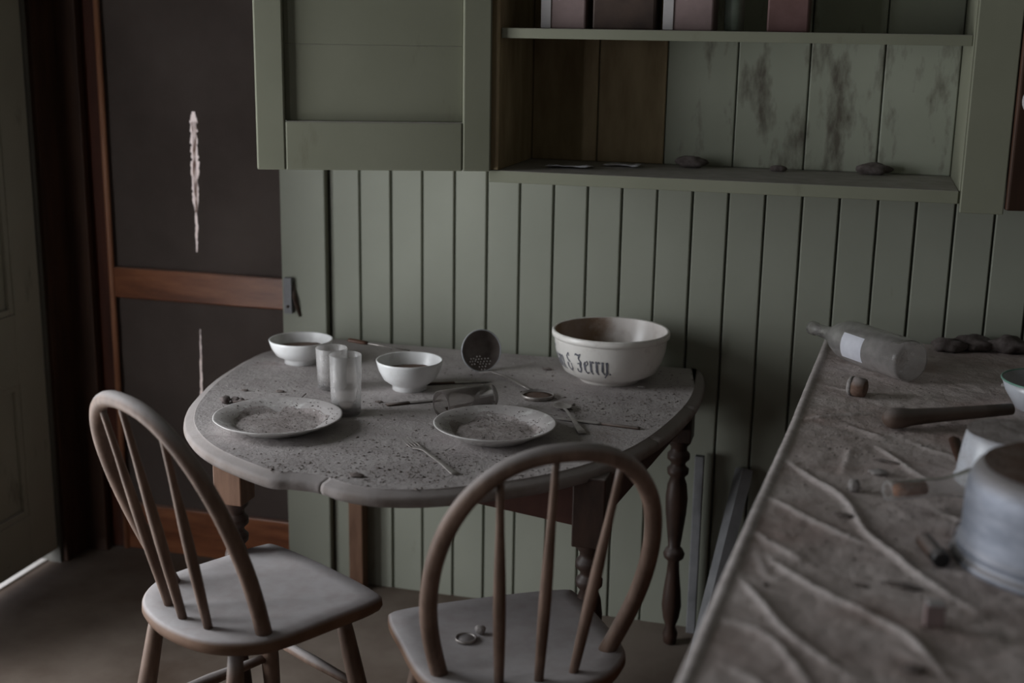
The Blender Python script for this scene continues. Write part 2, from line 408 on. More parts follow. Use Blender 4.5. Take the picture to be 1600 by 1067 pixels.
# ================================================================== SETTING
ROOM_R, ROOM_F, CEIL = 2.30, -4.3, 2.6
struct(box('floor', (WALL_L - 0.2, ROOM_F, -0.08), (ROOM_R, 0.15, 0.0), 'floor', bevel=0), 'dusty brown bare floor of the kitchen', 'floor')
struct(box('ceiling', (WALL_L - 0.2, ROOM_F - .1, CEIL), (ROOM_R + .1, 0.2, CEIL + 0.08), 'ceiling', bevel=0), 'pale board ceiling over the kitchen', 'ceiling')
struct(box('wall_right', (ROOM_R, ROOM_F, 0), (ROOM_R + 0.08, 0.1, CEIL), 'plaster', bevel=0), 'grey plaster wall behind the counter', 'wall')
struct(box('wall_front', (WALL_L - 0.2, ROOM_F - 0.08, 0), (ROOM_R, ROOM_F, CEIL), 'plaster', bevel=0), 'grey plaster wall facing the green one', 'wall')
# left wall with a doorway and the window that lights the room
DY0, DY1, DH = -0.77, -0.13, 2.05
lw = []
x0, x1 = WALL_L - 0.12, WALL_L
lw += [((x0, DY1, 0), (x1, 0.10, CEIL)), ((x0, DY0, DH), (x1, DY1, CEIL)), ((x0, WIN_Y1, 0), (x1, DY0, CEIL)),
       ((x0, WIN_Y0, 0), (x1, WIN_Y1, WIN_Z0)), ((x0, WIN_Y0, WIN_Z1), (x1, WIN_Y1, CEIL)), ((x0, W2_Y1, 0), (x1, WIN_Y0, CEIL)),
       ((x0, W2_Y0, 0), (x1, W2_Y1, W2_Z0)), ((x0, W2_Y0, W2_Z1), (x1, W2_Y1, CEIL)), ((x0, ROOM_F, 0), (x1, W2_Y0, CEIL))]
struct(boxes('wall_left', lw, 'plaster'), 'grey plaster wall with door and window', 'wall')
# window of the left wall
def make_window(name, y0, y1, z0, z1, label):
    win = struct(empty(name, (WALL_L, (y0 + y1) / 2, z0)), label, 'window')
    hw = (y1 - y0) / 2; hh = z1 - z0
    for lo, hi in [((-.10, -hw, 0), (.01, -hw + .05, hh)), ((-.10, hw - .05, 0), (.01, hw, hh)), ((-.10, -hw + .05, hh - .05), (.01, hw - .05, hh)), ((-.10, -hw + .05, 0), (.03, hw - .05, .04))]:
        box('window_frame', lo, hi, 'trimwhite', win)
    box('muntin', (-.07, -.015, .04), (-.04, .015, hh - .05), 'trimwhite', win)
    box('meeting_rail', (-.075, -hw + .05, hh / 2 - .02), (-.035, hw - .05, hh / 2 + .02), 'trimwhite', win)
    for sy in (-1, 1):
        for z0_, z1_ in ((.04, hh / 2 - .02), (hh / 2 + .02, hh - .05)):
            ya, yb = sorted((sy * .015, sy * (hw - .05)))
            box('pane', (-.057, ya, z0_), (-.053, yb, z1_), 'pane', win, 0)
make_window('window_1', WIN_Y0, WIN_Y1, WIN_Z0, WIN_Z1, 'tall painted window reaching the floor beside the panelled door')
make_window('fill_window', W2_Y0, W2_Y1, W2_Z0, W2_Z1, 'unseen sash window added for the fill light')  # unseen opening added around the camera-side fill

# back wall: solid ground with the beaded boards on it, one by one
BW = 0.09
wall = struct(empty('wall_back'), 'sage green beadboard wall of narrow upright boards', 'wall')
OP0, OP1 = -0.765, -0.136          # doorway of the screen door
boxes('wall_backing', [((OP1, 0.012, 0), (ROOM_R, 0.10, CEIL)), ((OP0, 0.012, DH), (OP1, 0.10, CEIL)), ((WALL_L, 0.012, 0), (OP0, 0.10, CEIL))], 'groove', wall)
def board_mesh(w, h, t=0.013, gap=0.0022, bev=0.0035):
    xs = [gap, gap + bev * .3, gap + bev, w - gap - bev, w - gap - bev * .3, w - gap]
    ys = [t, .004, 0, 0, .004, t]
    V = [(x, y, z) for z in (0, h) for x, y in zip(xs, ys)]
    F = [(i, i + 1, i + 7, i + 6) for i in range(5)] + [(5, 4, 3, 2, 1, 0), (6, 7, 8, 9, 10, 11)]
    me = bpy.data.meshes.new('board'); me.from_pydata(V, [], F); me.materials.append(M['wall_green']); return me
bme = [board_mesh(BW, CEIL - .001, gap=g) for g in (.0010, .0014, .0018)]
for i in range(26):
    o = bpy.data.objects.new('board', bme[(i * 7) % 3]); COL.objects.link(o); o.parent = wall
    o.location = (i * BW, random.uniform(0, .0025), 0)
# the casing to the right of the screen door
struct(box('trim_1', (OP1, -0.020, 0), (-0.004, 0.012, DH + .1), 'wall_green', None, 0.003), 'wide sage green door casing board', 'casing')
# dark jamb and casing in the corner
struct(box('trim_2', (WALL_L, -0.012, 0), (OP0 + .018, 0.0115, DH + .1), 'darkwood', None, 0.003), 'dark brown jamb board beside the screen door', 'jamb')
struct(box('trim_3', (WALL_L, DY1 + .012, 0), (WALL_L + .016, -.0125, DH + .1), 'darkwood', None, 0.003), 'dark brown casing between panelled door and corner', 'casing')
struct(box('trim_4', (OP0, -.02, DH - .02), (OP1, .0115, DH + .1), 'darkwood', None, 0.003), 'dark head casing over the screen door', 'casing')

# screen door (recessed)
SD = struct(empty('door_2', (0, 0.03, 0)), 'dark screen door with red-brown rails and torn covering', 'door')
box('stile', (OP0 + .001, -0.004, 0.004), (-0.700, 0.026, DH - .004), 'redwood_v', SD, 0.004)
tube('lit_edge_bead', [(-.700, -.006, .004), (-.700, -.006, DH - .01)], .009, 'lit_edge_bead', SD, 12)  # added strip, its bright colour stands for the lit edge of the stile
box('stile', (-0.140, 0.0, 0.004), (-0.08, 0.026, DH - .004), 'redwood_v', SD, 0.003)
zr0, zr1 = ony(300, 473, .03).z, ony(300, 425, .03).z
box('rail', (-.700, -.006, zr0), (OP1 - .001, .024, zr1), 'redwood', SD, 0.004)
box('rail', (-.700, -.006, 0.004), (OP1 - .001, .024, .150), 'redwood', SD, 0.004)
box('rail', (-.700, -.006, DH - .12), (OP1 - .001, .024, DH - .004), 'redwood', SD, 0.004)
def slit_sheet(name, x0, x1, z0, z1, slits, y):
    """cloth with real torn openings: the grid is finer around each tear"""
    xs = list(np.linspace(x0, x1, 30)); zs = list(np.linspace(z0, z1, 130))
    for s in slits:
        cx = [c[0] for c in s]; xs += list(np.arange(min(cx) - .02, max(cx) + .02, .0015))
    xs = sorted(set(np.round(xs, 5))); nx, nz = len(xs), len(zs)
    V = []; F = []
    for z in zs:
        for x in xs:
            V.append((x, y + .004 * (fbm(x * 9, z * 5, 3) - .5), z))
    for j in range(nz - 1):
        for i in range(nx - 1):
            xc, zc = (xs[i] + xs[i + 1]) / 2, (zs[j] + zs[j + 1]) / 2
            hole = False
            for s in slits:
                for (xa, za, wa), (xb, zb, wb) in zip(s[:-1], s[1:]):
                    if zb <= zc <= za:
                        t = (za - zc) / max(za - zb, 1e-6)
                        xm = xa + (xb - xa) * t + .003 * (float(vnoise(zc * 70, 3, 5)) - .5); w = wa + (wb - wa) * t
                        if abs(xc - xm) < w * (.75 + .5 * float(vnoise(zc * 160, 1, 8))): hole = True
            if not hole: F.append((j * nx + i, j * nx + i + 1, (j + 1) * nx + i + 1, (j + 1) * nx + i))
    return add(name, V, F, 'screen', SD)
def pz(u, v): p = ony(u, v, .045); return p.x, p.z
up_slit = [(*pz(303, 172), .004), (*pz(303, 190), .0105), (*pz(305, 260), .0115), (*pz(306, 318), .008), (*pz(307, 332), .0025), (*pz(308, 350), .004), (*pz(308, 395), .002)]
lo_slit = [(*pz(314, 515), .0008), (*pz(315, 580), .003), (*pz(316, 640), .004), (*pz(316, 700), .002)]
slit_sheet('screen_cloth', -.700, OP1 + .0, zr1, DH - .12, [up_slit], .012)
side_gap = [(-.690, .26, .0008), (-.690, .20, .006), (-.690, .155, .007)]
slit_sheet('screen_cloth', -.700, OP1 + .0, .150, zr0, [lo_slit], .012)
for dx, dd in ((-.0055, 0), (.0005, .6), (.0060, 1.4)):
    pts = []
    for k in range(14):
        t = k / 13; z = up_slit[1][1] + (up_slit[-3][1] - up_slit[1][1]) * t
        x = up_slit[1][0] + (up_slit[-3][0] - up_slit[1][0]) * t
        pts.append((x + dx * (1 - .75 * t) + .0012 * math.sin(t * 9 + dd), .013 + .002 * math.sin(t * 7 + dd), z))
    tube('torn_strand', pts, [.0012 + .0006 * math.sin(k * 2.1 + dd) for k in range(14)], 'strand', SD, 6)
# outside ground, seen only through the tears and under the door
struct(box('ground', (-60, -60, -0.30), (60, 120, -0.16), 'ground', bevel=0), 'pale bare ground outside the house', 'ground')

# wooden turn button on the casing
a = ony(450, 434, -.03); b_ = ony(452, 489, -.03)
tb = tag(empty('turn_button', (a.x, -0.020, (a.z + b_.z) / 2)), 'small pale wooden turn button on the green casing', 'latch')
L_ = (a.z - b_.z) / 2
boxes('button', [((-.011, -.016, -L_), (.011, 0, L_))], 'greypipe', tb)
tube('screw', [(0, -.0165, -.03), (0, -.019, -.03)], .004, 'rust', tb, 10)
st = ony(458, 440, -.02); se = ony(470, 494, -.02)
V, F = merge([tube_data([(st.x - a.x, -.002, st.z - tb.location.z), ((st.x + se.x) / 2 - a.x - .001, -.009, (st.z + se.z) / 2 - tb.location.z), (se.x - a.x, -.002, se.z - tb.location.z)], [.006, .007, .005], 8, .4)])
add('strap', V, F, 'rust', tb, True)

# panelled door in the left wall (closed, with a gap above the floor)
D1 = struct(empty('door_1', (WALL_L, 0, 0)), 'grey-green panelled door with daylight under its foot', 'door')
dt = 0.035
zb = 0.046
def drect(name, y0, y1, z0, z1, xo, t=dt, mat='door_green', bev=.003):
    return box(name, (-t + xo, y0, z0), (xo, y1, z1), mat, D1, bev)
ya, yb = DY0 + .004, DY1 - .004
drect('stile', yb - .115, yb, zb, DH - .005, -.004)
drect('stile', ya, ya + .115, zb, DH - .005, -.004)
drect('stile', (ya + yb) / 2 - .05, (ya + yb) / 2 + .05, .20, DH - .12, -.0041)
for z0_, z1_ in ((zb, .195), (.585, .785), (DH - .12, DH - .005)):
    drect('rail', ya + .115, yb - .115, z0_, z1_, -.0045)
for (p0, p1) in ((ya + .115, (ya + yb) / 2 - .05), ((ya + yb) / 2 + .05, yb - .115)):
    for z0_, z1_ in ((.195, .585), (.785, DH - .12)):
        drect('panel', p0, p1, z0_, z1_, -.020, .012)
        mo = .018
        boxes('moulding', [((-.020, p0, z0_), (-.008, p0 + mo, z1_)), ((-.020, p1 - mo, z0_), (-.008, p1, z1_)),
                           ((-.020, p0 + mo, z0_), (-.008, p1 - mo, z0_ + mo)), ((-.020, p0 + mo, z1_ - mo), (-.008, p1 - mo, z1_))], 'door_green', D1, .003)

struct(box('added_sill', (WALL_L - .2, DY0, -.02), (WALL_L - .045, DY1, .006), 'sill', None, .002), 'pale sill added outside the panelled door to brighten its gap', 'sill')  # added pale surface, brightens the strip seen under the door
# ================================================================== WALL CABINET
CX0, CX1, CD = 0.548, 1.600, -0.320
cab = tag(empty('wall_cabinet', (CX0, 0, 1.22)), 'open green wall cabinet with one shelf above the table', 'cabinet')
def cbox(name, lo, hi, mat='cab_green', bev=.002, par=None):
    off = Vector((CX0, 0, 1.22))
    return box(name, Vector(lo) - off, Vector(hi) - off, mat, par or cab, bev)
CTOP = 2.35
cbox('side_panel', (CX0, CD, 1.2502), (CX0 + .022, -.001, CTOP), 'cab_brown')  # brown in place of green, shade of the inner face put into colour
cbox('side_panel', (CX1, CD, 1.22), (CX1 + .022, -.001, CTOP))
cbox('bottom_board', (CX0, CD - .004, 1.222), (CX1, -.001, 1.250))
cbox('top_board', (CX0 + .022, CD, CTOP - .022), (CX1, -.001, CTOP))
cbox('shelf_board', (CX0 + .022, CD + .01, 1.553), (CX1, -.012, 1.576), 'cab_green')
cbox('face_stile', (CX1 + .004, CD - .018, 1.205), (CX1 + .092, CD, CTOP), 'cab_green')
nb = 6; bw = (CX1 - CX0 - .022) / nb
for i in range(nb):
    cbox('back_board', (CX0 + .022 + i * bw + .0015, -.012, 1.2505), (CX0 + .022 + (i + 1) * bw - .0015, -.002, CTOP - .023),
         'cab_brown' if i < 3 and i != 2 else 'cab_back', .003)
# open left door, hinged on the left side, swung out over the wall
hinge = Vector((CX0 + .004, CD - .004, 1.248))
free = onz(403, 264, 1.248)
dv = Vector((free.x - hinge.x, free.y - hinge.y, 0)); DW = dv.length
cd_ = empty('cabinet_door', hinge, math.atan2(dv.y, dv.x)); cd_['label'] = 'open cabinet door with recessed board panel'
cd_.parent = cab; cd_.location = hinge - Vector((CX0, 0, 1.22))
DHt = 1.08
def dbox(name, lo, hi, par=cd_, mat='cab_green', bev=.004): return box(name, lo, hi, mat, par, bev)
dbox('stile', (0, -.014, 0), (.066, .014, DHt)); dbox('stile', (DW - .066, -.014, 0), (DW, .014, DHt))
dbox('rail', (.066, -.0135, 0), (DW - .066, .0135, .112)); dbox('rail', (.066, -.0135, DHt - .1), (DW - .066, .0135, DHt))
zz = [.112, .285, .465, .645, .825, DHt - .1]
for z0_, z1_ in zip(zz[:-1], zz[1:]):
    dbox('panel_board', (.066, -.010, z0_), (DW - .066, -.003, z1_), bev=.0015)
# unpainted right door, laid back flat against the wall
h2 = Vector((CX1 + .092, CD - .018, 1.215))
c2 = empty('cabinet_door', h2 - Vector((CX0, 0, 1.22)), math.radians(14)); c2.parent = cab; c2['label'] = 'unpainted dark wooden cabinet door swung open'
dbox('leaf', (.003, -.011, 0), (.42, .011, DHt), c2, 'darkwood')
kp = ony(1597, 155, -.31)
kn = kp - h2
lathe('knob', [(0, 0), (.010, 0), (.009, .012), (.016, .020), (.026, .026), (.032, .036), (.030, .050), (.018, .060), (0, .062)], 'box_white', c2, 24,
      mtx=Matrix.Translation((max(kn.x, .030), -.009, kn.z)) @ Matrix.Rotation(math.radians(90), 4, 'X'))

# things on the upper shelf
SZ = 1.576
def shelf_x(u): return ony(u, 55, CD + .06).x
def tin(name, u0, u1, mat, band, h, label, cat, dy=.10, lid=True, grp=None):
    xa, xb = shelf_x(u0), shelf_x(u1)
    t = tag(empty(name, ((xa + xb) / 2, CD + .06 + dy / 2, SZ)), label, cat, grp)
    w = (xb - xa) / 2
    box('body', (-w, -dy / 2, 0), (w, dy / 2, h), mat, t, .004)
    if lid: box('lid', (-w - .002, -dy / 2 - .002, h - .02), (w + .002, dy / 2 + .002, h + .006), mat, t, .003)
    if band: box('pale_edge', (-w - .0015, -dy / 2 - .0025, .001), (-w + .022, dy / 2 - .01, h - .021), band, t, .001)
    return t
tin('carton', 846, 914, 'box_pink', 'box_white', .20, 'faded pink carton with a pale corrugated edge on cabinet shelf', 'carton')
tin('storage_tin', 1036, 1113, 'box_pink', 'box_white', .19, 'dull pink tin with pale edge beside the green bottle', 'tin')
tin('storage_tin', 1197, 1262, 'box_red', None, .17, 'brown-red tin on the cabinet shelf', 'tin')
tin('storage_tin', 925, 1022, 'box_dark', None, .15, 'near-black wide tin between two pink boxes', 'tin')
gb = tag(empty('bottle', (shelf_x(1142), CD + .11, SZ)), 'dusty green glass bottle on the cabinet shelf', 'bottle')
lathe('body', [(0, 0), (.020, 0), (.0225, .004), (.0225, .11), (.018, .13), (.009, .145), (.009, .185)], 'bottle_green', gb, 24)
lathe('stopper', [(0, .18), (.0085, .18), (.0085, .20), (0, .20)], 'cork_dark', gb, 16)
# litter on the cabinet's bottom board
def paper(name, u, v, w, d, rz, label, z=1.2505, y=None):
    p = onz(u, v, z); nx, ny = 9, 5; V = []; F = []
    for j in range(ny):
        for i in range(nx):
            x, yv = (i / (nx - 1) - .5) * w, (j / (ny - 1) - .5) * d
            V.append((x, yv, .0008 + .014 * float(fbm(i * .55 + u, j * .6, 5)) ** 2))
    for j in range(ny - 1):
        for i in range(nx - 1): F.append((j * nx + i, j * nx + i + 1, (j + 1) * nx + i + 1, (j + 1) * nx + i))
    o = add(name, V, F, 'paper', None, True); o.location = p; o.rotation_euler = (0, 0, rz)
    mod = o.modifiers.new('thick', 'SOLIDIFY'); mod.thickness = .0008; mod.offset = 1
    return tag(o, label, 'paper')
paper('paper_scrap', 890, 262, .11, .06, .1, 'crumpled white paper scrap on the cabinet floor')
paper('paper_scrap', 975, 260, .09, .05, -.2, 'smaller grey-white paper scrap lying right of crumpled one')
for (u, v, r, lab) in ((1080, 262, .030, 'dark clod of dirt on the cabinet floor by pale boards'), (1365, 273, .030, 'black clump of rubbish at the foot of cabinet back'), (1215, 268, .016, 'small dark crumb of dirt on the cabinet floor')):
    o = lump('dirt_clod', r, 'lump', seed=int(u), sq=(1.3, .8, .55)); p = onz(u, v, 1.25); o.location = (p.x, min(p.y, -.05), 1.2485)
    tag(o, lab, 'dirt')

# ================================================================== DINING TABLE
OUT = [(525, 527), (700, 539), (860, 552), (1068, 563), (1094, 580), (1101, 606), (1085, 642), (1030, 692), (960, 727), (850, 757), (700, 777), (600, 779), (535, 770), (495, 757), (455, 752), (410, 747), (330, 714), (294, 684), (287, 655), (305, 623), (350, 584), (420, 549)]
outl = []
for u, v in OUT:
    p = onz(u, v, TZ - .010); outl.append((p.x, min(p.y, -.016)))
outline = [Vector((p[0], min(p[1], -.015))) for p in catmull(outl, 7)]
cen = Vector((.5, -.55))
NO = len(outline)
def inset(pl, d):
    out = []
    n = len(pl)
    for i in range(n):
        t = (pl[(i + 2) % n] - pl[i - 2]).normalized(); nn = Vector((-t.y, t.x))
        if nn.dot(cen - pl[i]) < 0: nn = -nn
        out.append(pl[i] + nn * d)
    return out
inn = inset(outline, 0.024)
tab = tag(empty('dining_table', (.5, -.55, 0)), 'round-cornered drop-leaf table thick with dust against the green wall', 'table')
TO = Vector((.5, -.55, 0))
def clip(poly, keep):
    out = []
    for i in range(len(poly)):
        a_, b2 = poly[i], poly[(i + 1) % len(poly)]
        fa, fb = keep(a_), keep(b2)
        if fa >= 0: out.append(a_)
        if (fa >= 0) != (fb >= 0): out.append(a_ + (b2 - a_) * (fa / (fa - fb)))
    return out
# planks of the top run along the wall
sk = .06
f_y = lambda p: p.y - sk * p.x
cuts = [.2, -.262, -.60, -.93, -1.5]
for ya_, yb_ in zip(cuts[:-1], cuts[1:]):
    g = .0008
    pl = clip(clip(inn, lambda p: (ya_ - g) - f_y(p)), lambda p: f_y(p) - (yb_ + g))
    n = len(pl)
    V = [(p.x - TO.x, p.y - TO.y, TZ) for p in pl] + [(p.x - TO.x, p.y - TO.y, TZ - .02) for p in pl]
    F = [tuple(range(n)), tuple(range(2 * n - 1, n - 1, -1))] + [(i, i + n, (i + 1) % n + n, (i + 1) % n) for i in range(n)]
    o = add('top_plank', V, F, 'table_dust', tab)
    me = o.data
    bm = bmesh.new(); bm.from_mesh(me); bmesh.ops.recalc_face_normals(bm, faces=bm.faces); bm.to_mesh(me); bm.free()
# moulded rim, split where it has cracked
def rim_piece(i0, i1):
    prof = [(.024, -.0005), (.021, -.0035), (.006, -.0065), (.001, -.012), (0, -.020), (.004, -.029), (.024, -.030)]
    V = []; F = []; m_ = len(prof); k = 0
    rings = [inset(outline, d) for d, _ in prof]
    idx = [i % NO for i in range(i0, i1 + 1)]
    for i in idx:
        chipz = .004 * float(fbm(outline[i].x * 25, outline[i].y * 25, 4)) - .002
        for j, (d, z) in enumerate(prof):
            q = rings[j][i]; V.append((q.x - TO.x, q.y - TO.y, TZ + z + (chipz if 1 < j < 5 else 0)))
    for a_ in range(len(idx) - 1):
        for j in range(m_ - 1): F.append((a_ * m_ + j, a_ * m_ + j + 1, (a_ + 1) * m_ + j + 1, (a_ + 1) * m_ + j))
    F.append(tuple(range(m_))[::-1]); F.append(tuple((len(idx) - 1) * m_ + j for j in range(m_)))
    o = add('rim_moulding', V, F, 'rim_dust', tab, True)
    bm = bmesh.new(); bm.from_mesh(o.data); bmesh.ops.recalc_face_normals(bm, faces=bm.faces); bm.to_mesh(o.data); bm.free()
def nearest(u, v):
    p = onz(u, v, TZ - .01).to_2d(); return min(range(NO), key=lambda i: (outline[i] - p).length)
i_a, i_b, i_c = nearest(1082, 645), nearest(1028, 694), nearest(500, 760)
rim_piece(i_a, i_b); rim_piece(i_b, i_c); rim_piece(i_c, i_a + NO)
# frame and legs
def tp(p): return (p[0] - TO.x, p[1] - TO.y, p[2])
def apron(pa, pb, z0, z1, t=.022, mat='apron', zl=None):
    pa, pb = Vector(pa), Vector(pb); d = (pb - pa); nrm = Vector((-d.y, d.x)).normalized() * t / 2
    q = [pa + nrm, pb + nrm, pb - nrm, pa - nrm]
    zz_ = [zl or z0, z0, z0, zl or z0]
    V = [tp((p.x, p.y, z)) for p, z in zip(q, zz_)] + [tp((p.x, p.y, z1)) for p in q]
    F = [(3, 2, 1, 0), (4, 5, 6, 7)] + [(i, (i + 1) % 4, (i + 1) % 4 + 4, i + 4) for i in range(4)]
    return add('apron', V, F, mat, tab)
LEG = {'fl': (.135, -.85), 'fr': (.925, -.85), 'br': (1.0, -.11), 'bl': (ony(560, 850, -.036).x, -.036)}
apron(LEG['fl'], LEG['fr'], .600, .7145, zl=.690); apron(LEG['bl'], LEG['br'], .600, .7145)
apron(LEG['fr'], LEG['br'], .600, .7145); apron(LEG['fl'], LEG['bl'], .600, .7145)
legprof = [(.012, 0), (.017, .004), (.020, .03), (.013, .05), (.021, .075), (.026, .11), (.023, .15), (.017, .20), (.015, .235), (.026, .245), (.028, .255), (.022, .268), (.016, .275), (.020, .31), (.027, .37), (.029, .41), (.025, .445), (.018, .465), (.027, .475), (.028, .488), (.019, .497), (.019, .505), (.029, .515), (.029, .528), (.021, .537), (.021, .548), (.030, .558), (.030, .57)]
for k, (x, y) in LEG.items():
    if k == 'bl':        # plain square post against the wall
        box('leg', Vector(tp((x - .021, y - .021, 0))), Vector(tp((x + .021, y + .021, .7145))), 'plankwood', tab, .003); continue
    leg = lathe('leg', legprof, 'tablewood', tab, 20, cap=(True, False), mtx=Matrix.Translation(tp((x, y, 0))))
    box('leg_block', Vector(tp((x - .033, y - .033, .566))), Vector(tp((x + .033, y + .033, .7145))), 'plankwood' if k == 'fl' else 'tablewood', leg, .003)

# ================================================================== CHAIRS
def hoop_pts(w0, w1, h, lean, y0, n=36):
    out = []
    for k in range(n // 4):
        s = k / (n // 4 - 1); out.append((-(w0 + (w1 - w0) * math.sin(s * math.pi / 2)), s * h * .45))
    for k in range(1, n - 1):
        a_ = math.pi - math.pi * k / (n - 1); c = math.cos(a_)
        out.append((math.copysign(w1 * abs(c) ** .85, c), h * .45 + h * .55 * max(math.sin(a_), 0) ** .9))
    out += [(-t, k) for t, k in out[n // 4 - 1::-1]]
    return [Vector((t, y0 - lean * k, .442 + k)) for t, k in out]
def make_chair(label, loc, ang):
    c = tag(empty('windsor_chair', (loc[0], loc[1], 0), ang - math.pi / 2), label, 'chair', 'bow-back chairs at the table')
    # saddle seat
    ctrl = [(-.170, .190), (0, .198), (.170, .190), (.200, .160), (.202, .05), (.200, -.06), (.180, -.125), (.110, -.185), (0, -.205), (-.110, -.185), (-.180, -.125), (-.200, -.06), (-.202, .05), (-.200, .160)]
    rim_ = catmull(ctrl, 6); n = len(rim_)
    rings = [(.90, .4165), (.975, .419), (1.0, .430), (.995, .444), (.965, .450), (.80, .4475), (.55, .4450), (.25, .4445)]
    V = []; F = []
    for s, z in rings:
        for p in rim_: V.append((p[0] * s, p[1] * s, z))
    for j in range(len(rings) - 1):
        for i in range(n): F.append((j * n + i, j * n + (i + 1) % n, (j + 1) * n + (i + 1) % n, (j + 1) * n + i))
    F.append(tuple(range(n))[::-1]); F.append(tuple((len(rings) - 1) * n + i for i in range(n)))
    add('seat', V, F, 'seat', c, True)
    hp = hoop_pts(.161, .201, .462, .384, -.082)
    tube('hoop', hp, .0158, 'chair', c, 14)
    top = {-1: None}
    for bx, tx in ((-.070, -.105), (0.0, 0.0), (.070, .105)):
        tgt = min((p for p in hp if p.z > .7), key=lambda p: abs(p.x - tx))
        base = Vector((bx, -.158 + .012 * abs(bx / .07), .440)); pts = []; rad = []
        for k in range(9):
            t = k / 8; pts.append(base.lerp(tgt, t)); rad.append(.0085 + .0035 * math.sin(math.pi * min(t * 1.25, 1)) ** 1.2 - .002 * t)
        tube('spindle', pts, rad, 'chair', c, 10)
    feet = {}
    for sx in (-1, 1):
        for sy in (-1, 1):
            a_ = Vector((sx * .135, sy * .125 - .005, .428)); f_ = Vector((sx * .190, sy * .185 - .005, .0))
            pts = [a_.lerp(f_, t) for t in (0, .15, .35, .55, .7, .85, 1)]
            tube('leg', pts, [.014, .017, .019, .0205, .019, .016, .0125], 'chair', c, 12)
            feet[sx, sy] = (a_, f_)
    def at(sx, sy, t): a_, f_ = feet[sx, sy]; return a_.lerp(f_, t)
    for sx in (-1, 1):
        p0, p1 = at(sx, -1, .55), at(sx, 1, .55)
        tube('stretcher', [p0, p0.lerp(p1, .25), p0.lerp(p1, .5), p0.lerp(p1, .75), p1], [.009, .0115, .014, .0115, .009], 'chair', c, 10)
    for sy, t in ((1, .42), (-1, .48)):
        p0, p1 = at(-1, sy, t), at(1, sy, t)
        tube('stretcher', [p0, p0.lerp(p1, .5), p1], [.009, .0125, .009], 'chair', c, 10)
    return c
chair_r = make_chair('brown bow-back chair with a small tin lid on its seat', (.824, -1.082), 2.158)
chair_l = make_chair('brown bow-back chair with bare dusty seat near the screen door', (.266, -1.039), 1.066)

# tin lid and stub on the seat of the right chair
p = onz(728, 1000, .4455)
tl = tag(empty('jar_lid', (p.x, p.y, .4455)), 'small grey metal jar lid lying on a chair seat', 'lid')
lathe('rim', [(.019, .0), (.021, .0015), (.021, .006), (.0185, .007), (.017, .003)], 'tarnish', tl, 24)
lathe('disc', [(0, .002), (.0175, .002), (.0175, .004), (0, .004)], 'alu', tl, 24)
p = onz(750, 990, .4455)
o = lump('pebble', .011, 'chip_pale', seed=5, sq=(1, .8, .9)); o.location = (p.x, p.y, .4445); tag(o, 'pale pebble beside the jar lid on a chair seat', 'pebble')

# ================================================================== TABLEWARE
def footed_bowl(u, v, w_px, h_px, label, grp=None):
    p = T(u, v); s = mpp(p); R = w_px * s / 2; H = h_px * s / .965
    o = tag(empty('bowl', (p.x, p.y, TZ - .0005)), label, 'bowl')
    ft = R * .52
    prof = [(0, .004), (ft * .86, .004), (ft * .9, 0), (ft, .001), (ft * .98, .010), (R * .60, .016), (R * .78, H * .36), (R * .92, H * .65), (R * .985, H * .9), (R, H * .985), (R * .985, H), (R * .955, H * .985)]
    lathe('shell', prof, 'bowl', o, 56)
    lathe('lining', [(R * .955, H * .985), (R * .93, H * .86), (R * .85, H * .60), (R * .70, H * .36), (R * .42, H * .24), (0, H * .22)], 'bowl', o, 56)
    z = H * .60; rr = R * .835
    V, F = lathe_data([(rr * k / 6, z + .004 * (1 - (k / 6) ** 2)) for k in range(7)], 32, lambda a_, r, zz_: .02 * math.sin(5 * a_))
    V = [(x, y, z_ + .003 * float(fbm(x * 90, y * 90, 6) - .5)) for x, y, z_ in V]
    add('dirt', V, F, 'dirt_brown', o, True)
    return o, R, H
b1, _, _ = footed_bowl(471, 566, 99, 37, 'small white footed bowl beside the two standing tumblers')
b2, R2, H2 = footed_bowl(640, 607, 104, 46, 'small white footed bowl with a spoon resting in it')
# big lettered bowl
pb = T(952, 592); sb = mpp(pb); RB = 183 * sb / 2; HB = 78 * sb / .965
BB = tag(empty('mixing_bowl', (pb.x, pb.y, TZ - .0005)), 'large cream mixing bowl with worn dark blackletter writing', 'bowl')
bprof = [(0, .005), (RB * .46, .005), (RB * .48, 0), (RB * .505, .001), (RB * .51, .006), (RB * .60, .012), (RB * .785, HB * .21), (RB * .885, HB * .42), (RB * .935, HB * .62), (RB * .955, HB * .84), (RB * .962, HB * .865), (RB * .995, HB * .88), (RB, HB * .92), (RB * .995, HB * .975), (RB * .975, HB), (RB * .945, HB * .985)]
lathe('shell', bprof, 'bigbowl', BB, 80)
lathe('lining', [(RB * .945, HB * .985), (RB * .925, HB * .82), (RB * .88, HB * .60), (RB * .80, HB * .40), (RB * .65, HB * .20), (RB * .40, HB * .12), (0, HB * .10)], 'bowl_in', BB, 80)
def brad(z):
    pr_ = sorted([(q[1], q[0]) for q in bprof[5:10]])
    return float(np.interp(z, [q[0] for q in pr_], [q[1] for q in pr_]))
face = math.atan2(CAM.y - pb.y, CAM.x - pb.x)
